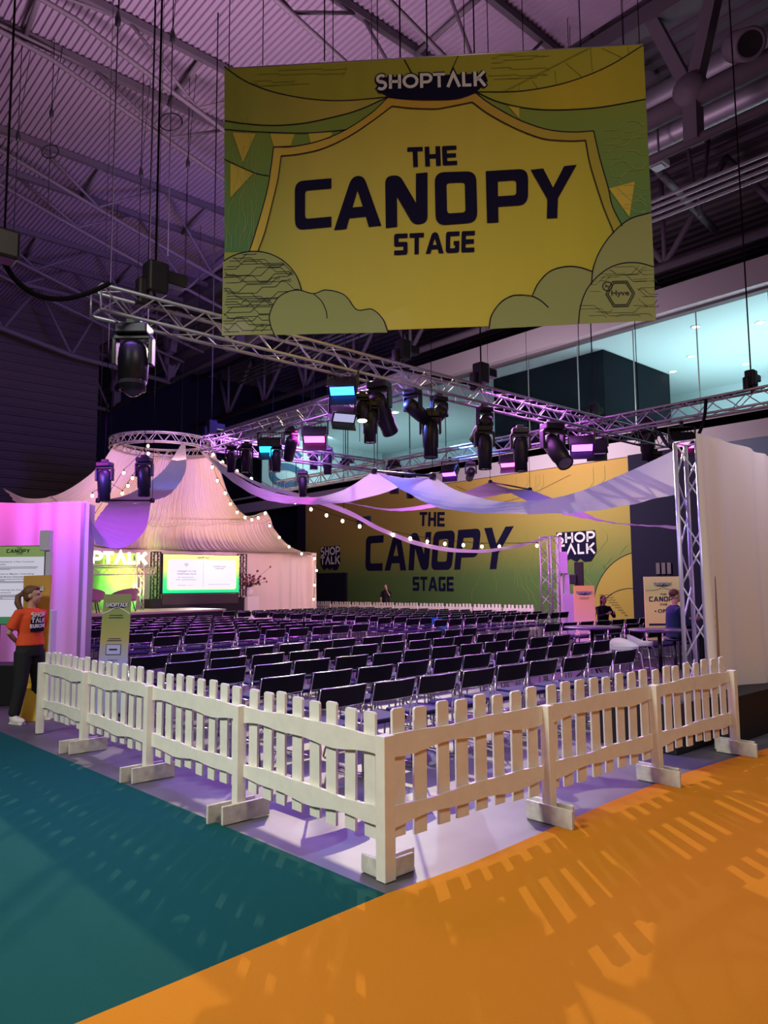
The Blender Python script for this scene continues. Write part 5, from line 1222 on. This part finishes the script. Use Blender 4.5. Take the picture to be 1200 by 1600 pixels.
# orange sign at the far right block
q = at(914, 960, 17.8)
so = thing('information_sign', 'orange SHOPTALK information sign right of the far tower', 'sign', (q.x, q.y, 0), R(-40))
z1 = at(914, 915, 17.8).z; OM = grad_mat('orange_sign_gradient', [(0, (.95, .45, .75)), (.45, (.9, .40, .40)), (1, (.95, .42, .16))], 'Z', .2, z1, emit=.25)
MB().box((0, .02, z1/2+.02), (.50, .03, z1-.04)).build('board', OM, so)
mb = MB(); logo(mb, -.19, z1-.2, .38, .065, 0, 1, 2)
mb.mi = 1
for v, w_ in ((z1-.29, .26), (z1-.32, .2)): mb.ribbon([(-w_/2, v), (w_/2, v)], .01, 3)
mb.mi = 2; mb.poly(quadwh(-.14, .52, .28, .18), 2); mb.mi = 1; mb.ribbon([(-.08, .61), (.08, .61)], .03, 3)
for v in (.46, .43): mb.ribbon([(-.14, v), (.05, v)], .012, 3)
mb.build('printed_text', [M_paper, mat('sign_navy'), mat('sign_pale_violet', (.72, .45, .95), .7)], so)
MB().box((0, .05, .012), (.4, .3, .02)).build('foot_plate', M_black, so)
# OPEN board on the right
q0 = at(1037, 945, 14.3); bo = thing('stage_board', 'cream board reading THE CANOPY STAGE and OPEN behind the man in blue', 'sign', (q0.x, q0.y, 0), R(-42))
zt = at(1037, 901, 14.5).z; zb = .55; BW = .72
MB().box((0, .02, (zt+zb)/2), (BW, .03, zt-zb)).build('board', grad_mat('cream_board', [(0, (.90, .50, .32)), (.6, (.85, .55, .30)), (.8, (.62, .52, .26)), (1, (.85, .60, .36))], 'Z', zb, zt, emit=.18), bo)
mb = MB(); logo(mb, -.17, zt-.17, .34, .055, 0, 1, 2); mb.mi = 1
block_word(mb, 'THE', quadwh(-.06, zt-.36, .12, .035), 3); block_word(mb, 'CANOPY', quadwh(-.28, zt-.48, .56, .095), 3); block_word(mb, 'STAGE', quadwh(-.07, zt-.555, .14, .04), 3)
add_text(mb, 'OPEN', -.12, zt-.70, .30, .075, 3, .03); mb.ribbon([(-.18, zt-.665), (-.15, zt-.665)], .025, 3); mb.ribbon([(-.3, zt-.92), (.2, zt-.92)], .04, 3)
for s in (-1, 1): mb.ribbon(spl([(0, zt-.21), (s*.15, zt-.26), (s*.33, zt-.27)]), .008, 2)
mb.build('printed_text', [M_paper, mat('sign_navy')], bo)
for s in (-1, 1): MB().box((s*.3, .06, zb/2), (.03, .03, zb)).build('stand_leg', M_black, bo)
# left lit programme board, yellow stand, stacked white blocks, black cube
q = at(27, 960, 11.2); pb = thing('programme_board', 'white THE CANOPY STAGE programme board with green head and foot', 'board', (q.x, q.y, 0), R(-42))
zt = at(27, 852, 11.2).z; zb = at(27, 976, 11.2).z; W0 = .80; xl, xr = -.43, .39
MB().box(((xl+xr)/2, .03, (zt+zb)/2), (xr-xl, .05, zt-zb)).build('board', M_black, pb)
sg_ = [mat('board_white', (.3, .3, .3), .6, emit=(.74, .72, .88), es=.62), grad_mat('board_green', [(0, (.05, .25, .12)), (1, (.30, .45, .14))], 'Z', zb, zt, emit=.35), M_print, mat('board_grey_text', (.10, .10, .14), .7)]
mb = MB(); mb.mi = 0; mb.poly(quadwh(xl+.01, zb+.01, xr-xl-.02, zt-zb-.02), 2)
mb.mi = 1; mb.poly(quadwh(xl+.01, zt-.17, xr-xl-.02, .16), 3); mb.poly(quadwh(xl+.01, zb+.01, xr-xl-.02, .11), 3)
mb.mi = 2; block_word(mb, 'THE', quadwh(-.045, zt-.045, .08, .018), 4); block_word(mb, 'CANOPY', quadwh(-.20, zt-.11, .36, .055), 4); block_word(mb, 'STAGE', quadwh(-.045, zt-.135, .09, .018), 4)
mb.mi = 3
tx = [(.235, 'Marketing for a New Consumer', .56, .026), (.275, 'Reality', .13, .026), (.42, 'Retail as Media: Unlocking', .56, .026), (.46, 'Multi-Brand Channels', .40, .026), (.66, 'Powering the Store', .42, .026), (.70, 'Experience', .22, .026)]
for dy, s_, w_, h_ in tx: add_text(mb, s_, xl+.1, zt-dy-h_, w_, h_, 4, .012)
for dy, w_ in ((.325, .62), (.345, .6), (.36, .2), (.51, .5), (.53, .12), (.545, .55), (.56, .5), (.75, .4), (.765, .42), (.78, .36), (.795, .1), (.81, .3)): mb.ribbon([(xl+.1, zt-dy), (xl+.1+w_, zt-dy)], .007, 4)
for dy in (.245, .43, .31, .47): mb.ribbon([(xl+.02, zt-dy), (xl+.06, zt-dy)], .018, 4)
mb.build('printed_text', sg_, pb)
for s in (-.3, .3): MB().box((s, .04, zb/2), (.05, .04, zb)).build('stand_leg', M_black, pb)
q = at(8, 1090, 10.6); o = MB().bbox((0, 0, .28), (.9, .5, .56), .01).build('black_cube_table', M_box, loc=(q.x, q.y, 0), rz=R(-42)); tag(o, 'black low table behind the woman at the left edge', 'table')
q = at(54, 1020, 9.35); ys = thing('yellow_stand', 'tall yellow-orange SHOPTALK stand behind the woman', 'sign stand', (q.x, q.y, 0), R(-36))
YM = grad_mat('yellow_stand_gradient', [(0, (.80, .50, .04)), (.5, (.62, .36, .03)), (1, (.55, .30, .06))], 'Z', 0, 1.8)
mb = MB(); mb.prism([(-.13, .0), (.14, .0), (.165, 1.80), (-.17, 1.79)], 0, .03, lambda x, y, z: (x, z, y)); mb.build('board', YM, ys)
mb = MB(); logo(mb, -.085, 1.60, .17, .055, 0, 1, 2); mb.mi = 2
for k in range(5): mb.ribbon(spl([(-.15, 1.2-.2*k), (-.05, 1.26-.2*k), (.05, 1.2-.2*k), (.13, 1.28-.2*k)]), .005, 2)
mb.build('printed_text', [M_paper, M_print, mat('stand_brown_line', (.3, .17, .02), .7)], ys)
MB().prism([(-.22, 0), (.16, 0), (.10, .34), (-.12, .42)], -.14, -.02, lambda x, y, z: (x, z, y)).build('folded_foot', mat('yellow_card', (.80, .52, .05), .7), ys)
M_wblock = mat('white_block', (.62, .62, .74), .6)
def block_tower(px, y0, y1, y2, y3, dep, wd, lab, m, rz=R(-42)):
    q = at(px, y2, dep); t = thing('block_tower', lab, 'block column', (q.x, q.y, 0), rz)
    za, zb_, zc_, = at(px, y0, dep).z, at(px, y1, dep).z, at(px, y2, dep).z
    MB().bbox((-.05*wd*8, 0, (za+zb_)/2), (wd*.8, wd*.8, za-zb_), .01).build('top_block', m, t)
    MB().bbox((-.02, 0, (zb_+zc_)/2), (wd*.45, wd*.45, zb_-zc_), .01).build('middle_block', m, t)
    MB().bbox((0, 0, zc_/2), (wd, wd, zc_), .01).build('bottom_block', m, t)
block_tower(76, 828, 860, 953, 0, 10.4, .17, 'stepped white block column behind the left end of the fence', M_wblock)
block_tower(887, 862, 896, 928, 0, 24.4, .34, 'stepped violet-lit block column beside the far tower', M_wblock)
q = at(905, 900, 27); t = thing('speaker_column', 'tall black loudspeaker column before the green wall, under the logo', 'loudspeaker', (q.x, q.y, 0), R(-60))
MB().bbox((0, 0, at(905, 878, 27).z/2), (.32, .3, at(905, 878, 27).z), .02).build('cabinet', M_black, t); MB().bbox((-.25, -.1, at(905, 905, 27).z), (.35, .3, .35), .03).build('lamp_head', M_black, t)

# ================================================================== PEOPLE
def rings(mb, R_, n=20):
    """R_: (x, y, z, rx, ry) stacked"""
    vs = [(x+rx*math.cos(2*PI*j/n), y+ry*math.sin(2*PI*j/n), z) for x, y, z, rx, ry in R_ for j in range(n)]; k = len(R_)
    old = mb.smooth; mb.smooth = True
    mb.add(vs, [(i*n+j, i*n+(j+1) % n, (i+1)*n+(j+1) % n, (i+1)*n+j) for i in range(k-1) for j in range(n)]+[tuple(range(n))[::-1], tuple(range((k-1)*n, k*n))]); mb.smooth = old
def skin(o, vox=.012, it=4):
    m = o.modifiers.new('remesh', 'REMESH'); m.mode = 'VOXEL'; m.voxel_size = vox; m.use_smooth_shade = True
    s = o.modifiers.new('smooth', 'SMOOTH'); s.iterations = it; s.factor = .5; return o
M_skin = mat('skin', (.56, .30, .22), .55); M_skin2 = mat('darker_skin', (.34, .17, .12), .55)
def head_mesh(mb, c, yaw):
    c = Vector(c); Rz = Matrix.Rotation(yaw, 3, 'Z'); g_ = lambda v: c+Rz @ Vector(v)
    mb.ell(c+Rz @ Vector((0, .012, .025)), (.074, .092, .092), 12, Rz); mb.ell(g_((0, -.022, -.035)), (.056, .066, .070), 10, Rz)
    mb.ell(g_((0, -.052, -.085)), (.026, .026, .022), 8, Rz)
    mb.tube([g_((0, -.082, .012)), g_((0, -.103, -.022)), g_((0, -.086, -.034))], [.008, .014, .010], 8)
    mb.ell(g_((0, -.080, -.058)), (.022, .012, .007), 8, Rz); mb.ell(g_((0, -.078, -.068)), (.019, .012, .008), 8, Rz)
    mb.ell(g_((0, -.076, .030)), (.052, .014, .010), 8, Rz)
    for s in (-1, 1): mb.ell(g_((s*.075, .012, -.012)), (.010, .020, .030), 8, Rz)
    return g_
def hand(mb, w_, d, spread, curl=.35, s=1.0):
    """palm from wrist w_ along d; five fingers"""
    w_ = Vector(w_); d = Vector(d).normalized(); sp = Vector(spread); sp = (sp-d*sp.dot(d)).normalized(); nn = d.cross(sp)
    M = Matrix((sp, nn, d)).transposed(); mb.ell(w_+d*.045*s, (.040*s, .016*s, .052*s), 8, M)
    for i, L in enumerate((.066, .074, .070, .056)):
        b = w_+d*.085*s+sp*(.027-.018*i)*s; k1 = b+d*L*.5*s+nn*curl*.012; k2 = k1+(d*.75+nn*curl)*L*.5*s; mb.tube([b-d*.02, b, k1, k2], [.009*s, .009*s, .0085*s, .0075*s], 7)
    b = w_+d*.03*s+sp*.034*s; mb.tube([b-sp*.01, b+(sp*.6+d)*.028*s, b+(sp*.5+d*1.3)*.045*s], [.011*s, .010*s, .0085*s], 7)
# ---- woman in orange at the left
q = onz(42, 1128, 0); wom = thing('person', 'woman in orange T-shirt and black trousers, hands behind her back, at the left', 'person', (q.x, q.y, 0), R(22))
hy = R(34)
b = MB()
rings(b, [(0, .0, .84, .150, .105), (0, .0, .93, .155, .11), (0, .0, 1.03, .120, .085), (0, -.005, 1.15, .138, .095), (0, -.005, 1.26, .150, .10), (0, .0, 1.33, .140, .085), (0, .005, 1.375, .09, .06)])
b.tube([(0, .01, 1.34), (0, .0, 1.40), (0, -.01, 1.47)], [.058, .048, .048], 12)
g_ = head_mesh(b, (0, -.018, 1.545), hy)
for s in (-1, 1):
    sh, el, wr_ = Vector((s*.165, .005, 1.325)), Vector((s*.235, .085, 1.09)), Vector((s*.06, .155, .96))
    b.tube([Vector((s*.10, 0, 1.335)), sh, sh.lerp(el, .5), el, el.lerp(wr_, .45), wr_], [.045, .047, .040, .034, .032, .022], 12)
    hand(b, wr_, Vector((-s*.8, .0, -.5)), (0, .1, 1), .4, .9)
    hp, kn, an = Vector((s*.085, 0, .86)), Vector((s*.12, -.015, .46)), Vector((s*.165, .03, .09))
    b.tube([hp, hp.lerp(kn, .5), kn, kn.lerp(an, .4), an], [.088, .072, .052, .050, .034], 12)
body = skin(b.build('body', M_skin, wom), .009, 3)
sh_ = MB()
rings(sh_, [(0, -.0, .93, .182, .135), (0, 0, 1.0, .170, .125), (0, 0, 1.08, .158, .115), (0, -.008, 1.18, .165, .122), (0, -.008, 1.27, .172, .118), (0, .0, 1.335, .155, .095), (0, .005, 1.375, .10, .075), (0, .002, 1.39, .075, .06)])
for s in (-1, 1):
    sh, el = Vector((s*.165, .005, 1.325)), Vector((s*.235, .085, 1.09)); sh_.tube([Vector((s*.08, 0, 1.33)), sh, sh.lerp(el, .45), sh.lerp(el, .78)], [.055, .066, .070, .074], 14)
tee = skin(sh_.build('t_shirt', mat('orange_red_jersey', (.72, .075, .012), .8, bump=.3, nscale=14), wom), .011, 4)
tr_ = MB(); rings(tr_, [(0, 0, .80, .165, .125), (0, 0, .90, .175, .13), (0, 0, 1.0, .155, .115)])
for s in (-1, 1):
    hp, kn, an = Vector((s*.09, 0, .86)), Vector((s*.125, -.02, .46)), Vector((s*.165, .03, .09)); tr_.tube([hp, hp.lerp(kn, .4), kn, kn.lerp(an, .5), an.lerp(kn, .1), an], [.108, .098, .078, .072, .070, .055], 14)
skin(tr_.build('trousers', mat('black_cotton', (.008, .008, .010), .85, bump=.3, nscale=20), wom), .012, 3)
for s in (-1, 1):
    a = s*.25; M = Matrix.Rotation(a+.2, 3, 'Z'); c = Vector((s*.172, -.02, .045)); mb = MB(); mb.ell(c+M @ Vector((0, -.035, 0)), (.046, .13, .042), 10, M); mb.ell(c+M @ Vector((0, .04, .03)), (.043, .065, .05), 10, M); mb.box(c+M @ Vector((0, -.025, -.036)), (.075, .24, .02), rot=M)
    skin(mb.build('shoe', mat('white_trainer', (.72, .66, .64), .6), wom), .008, 3)
hr = MB(); Rz = Matrix.Rotation(hy, 3, 'Z'); hc = Vector((0, -.018, 1.545)); G = lambda x, y, z: hc+Rz @ Vector((x, y, z))
hr.ell(G(0, .030, .040), (.082, .090, .086), 12, Rz); hr.ell(G(0, .05, -.01), (.070, .062, .075), 10, Rz); hr.ell(G(0, -.03, .085), (.060, .055, .032), 8, Rz)
hr.ell(G(0, .118, .035), (.026, .03, .028), 8)
hr.tube([G(0, .12, .03), G(-.02, .165, -.01), G(-.045, .16, -.09), G(-.06, .12, -.17), G(-.055, .09, -.24)], [.02, .038, .042, .034, .012], 10)
skin(hr.build('hair', mat('brown_hair', (.13, .055, .025), .6, bump=.5, nscale=60), wom), .010, 2)
for s in (-1, 1): mb = MB(); mb.ell(G(s*.030, -.074, .012), (.011, .008, .007), 6); mb.build('eye', M_black, wom)
# printed lettering on the shirt front
def shirt(u, v, l): 
    z = 1.245+v; x = u; rx, ry = (.172+.004, .124) ; yy = -ry*math.sqrt(max(0, 1-(x/rx)**2))-.008-.003*l; return (x, yy-.004, z)
mb = MB(); mb.mi = 1; mb.poly([(-.10, .085), (.10, .085), (.11, -.09), (.05, -.15), (-.06, -.145), (-.09, -.10)], 1, T=shirt) if False else None
def dense(x0, y0, x1, y1, mi, l):
    mb.mi = mi; mb.grid(lambda u, v: shirt(x0+(x1-x0)*u, y0+(y1-y0)*v, l), 10, 4)
dense(-.095, -.145, .10, .055, 1, 1)
mb.mi = 0; sans_word(mb, 'SHOP', quadwh(-.10, .035, .20, .055), .26, 3, T=shirt); sans_word(mb, 'TVLK', quadwh(-.095, -.035, .19, .055), .26, 3, T=shirt); sans_word(mb, 'EUROPE', quadwh(-.105, -.098, .21, .045), .26, 3, T=shirt)
mb.build('shirt_print', [M_paper, M_print], tee)
# ---- seated figures
def seated(q, rz, lab, top_m, leg_m, skin_m, hair_m, seat_z=.75, pose='table', long=False, kind='stool', s=1.0):
    t = thing('person', lab, 'person', (q.x, q.y, 0), rz); z = seat_z; b = MB()
    rings(b, [(0, .0, z+.02, .16, .12), (0, 0, z+.15, .14, .10), (0, -.01, z+.30, .15, .11), (0, -.02, z+.42, .17, .11), (0, -.02, z+.50, .14, .08), (0, -.02, z+.54, .07, .06)])
    b.tube([(0, -.02, z+.5), (0, -.03, z+.58), (0, -.045, z+.63)], [.058, .050, .05], 12); hc = Vector((0, -.055, z+.70)); head_mesh(b, hc, 0 if pose == 'table' else .1)
    tp = MB(); rings(tp, [(0, 0, z, .18, .14), (0, 0, z+.15, .165, .125), (0, -.01, z+.30, .18, .13), (0, -.02, z+.42, .20, .125), (0, -.02, z+.50, .17, .095), (0, -.02, z+.545, .08, .07)])
    lg = MB()
    for sd in (-1, 1):
        sh = Vector((sd*.19, -.02, z+.47)); el = Vector((sd*.25, -.16, z+.24)); wr_ = Vector((sd*.10, -.34, z+.33 if pose == 'phone' else z+.30))
        b.tube([sh, sh.lerp(el, .5), el, el.lerp(wr_, .5), wr_], [.05, .044, .036, .032, .024], 10); hand(b, wr_, (-sd*.3, -.8, .3), (-sd*.2, 0, 1), .5, .95)
        tp.tube([Vector((sd*.1, -.02, z+.47)), sh, sh.lerp(el, .5), el, el.lerp(wr_, .85)], [.06, .066, .058, .052, .038], 12)
        kn = Vector((sd*.14, -.42, z+.03)); an = Vector((sd*.14, -.40, max(.08, z-.40))); hp = Vector((sd*.09, 0, z+.03))
        b.tube([hp, kn, an], [.08, .055, .035], 10); lg.tube([hp, hp.lerp(kn, .5), kn, kn.lerp(an, .5), an], [.10, .085, .068, .06, .05], 12)
        mb = MB(); mb.ell(an+Vector((0, -.06, -.04)), (.045, .12, .04), 8); skin(mb.build('shoe', M_black, t), .012, 2)
    skin(b.build('body', skin_m, t), .011, 3); skin(tp.build('jacket', top_m, t), .012, 3); skin(lg.build('trousers', leg_m, t), .014, 2)
    h = MB(); h.ell(hc+Vector((0, .028, .040)), (.083, .088, .082), 10)
    if long: h.ell(hc+Vector((0, .05, -.05)), (.085, .055, .12), 10)
    skin(h.build('hair', hair_m, t), .011, 2)
    return t
M_hairdk = mat('dark_hair', (.03, .014, .010), .6)
q = at(1052, 960, 12.7)
seated(Vector((q.x, q.y, 0)), R(50), 'man in dark blue suit jacket seated behind the right high table', mat('navy_suit', (.012, .022, .085), .8), M_blackfab, M_skin, mat('auburn_hair', (.10, .025, .02), .6), .72)
stl = thing('bar_stool', 'dark stool under the man in blue', 'bar stool', (q.x, q.y, 0)); MB().lathe([(0, .66), (.17, .66), (.17, .70), (0, .70)], 20).build('seat', M_black, stl); MB().tube([(0, 0, .02), (0, 0, .66)], .025).build('pole', M_black, stl); MB().lathe([(0, 0), (.2, 0), (.2, .02), (0, .03)], 20).build('foot', M_black, stl)
q = at(942, 960, 20.5)
seated(Vector((q.x, q.y, 0)), R(-20), 'person in black clothes seated with a phone beside the orange sign', M_blackfab, M_blackfab, M_skin2, M_hairdk, .50, 'phone', True)
stl = thing('chair_block', 'dark seat cube under the person in black', 'seat', (q.x, q.y, 0)); MB().bbox((0, 0, .23), (.42, .42, .46), .02).build('body', M_black, stl)
q = onx(603, 925, 21.2)
w2 = thing('person', 'distant woman in black standing before the green wall, hand at her face', 'person', (21.2, q.y, 0), R(-60)); b = MB(); hh = at(603, 913, (Vector((21.2, q.y, 0))-CAM).dot(FWD)).z
rings(b, [(0, 0, .8, .17, .12), (0, 0, .95, .17, .12), (0, 0, 1.05, .13, .10), (0, 0, 1.25, .17, .12), (0, 0, 1.36, .16, .09), (0, 0, 1.42, .06, .06)])
b.tube([(0, 0, 1.38), (0, -.01, 1.50)], .05, 10); head_mesh(b, (0, -.02, 1.57), .2)
for s in (-1, 1):
    sh = Vector((s*.18, 0, 1.34)); el = Vector((s*.24, -.05, 1.08)); wr_ = Vector((.08, -.14, 1.42)) if s == 1 else Vector((-.2, -.16, .9)); b.tube([sh, sh.lerp(el, .5), el, wr_], [.05, .044, .036, .024], 10); hand(b, wr_, (0, -.1, 1) if s == 1 else (0, -.3, -1), (1, 0, 0), .4)
    b.tube([(s*.09, 0, .85), (s*.10, -.01, .46), (s*.11, .02, .08)], [.09, .06, .04], 10)
skin(b.build('body', M_skin, w2), .012, 2)
d_ = MB(); rings(d_, [(0, 0, .25, .22, .18), (0, 0, .8, .20, .15), (0, 0, 1.05, .155, .12), (0, 0, 1.25, .19, .14), (0, 0, 1.37, .175, .10), (0, 0, 1.42, .08, .07)])
for s in (-1, 1): sh = Vector((s*.18, 0, 1.34)); el = Vector((s*.24, -.05, 1.08)); d_.tube([sh, sh.lerp(el, .5), el], [.065, .058, .05], 10)
skin(d_.build('dress', M_blackfab, w2), .014, 2)
h = MB(); h.ell((0, .02, 1.61), (.088, .09, .088), 10); h.ell((0, .06, 1.48), (.10, .05, .16), 10); skin(h.build('hair', M_hairdk, w2), .013, 2)
for s in (-1, 1): mb = MB(); mb.ell((s*.11, -.04, .04), (.045, .11, .04), 8); mb.build('shoe', M_black, w2)
bpy.context.view_layer.update()
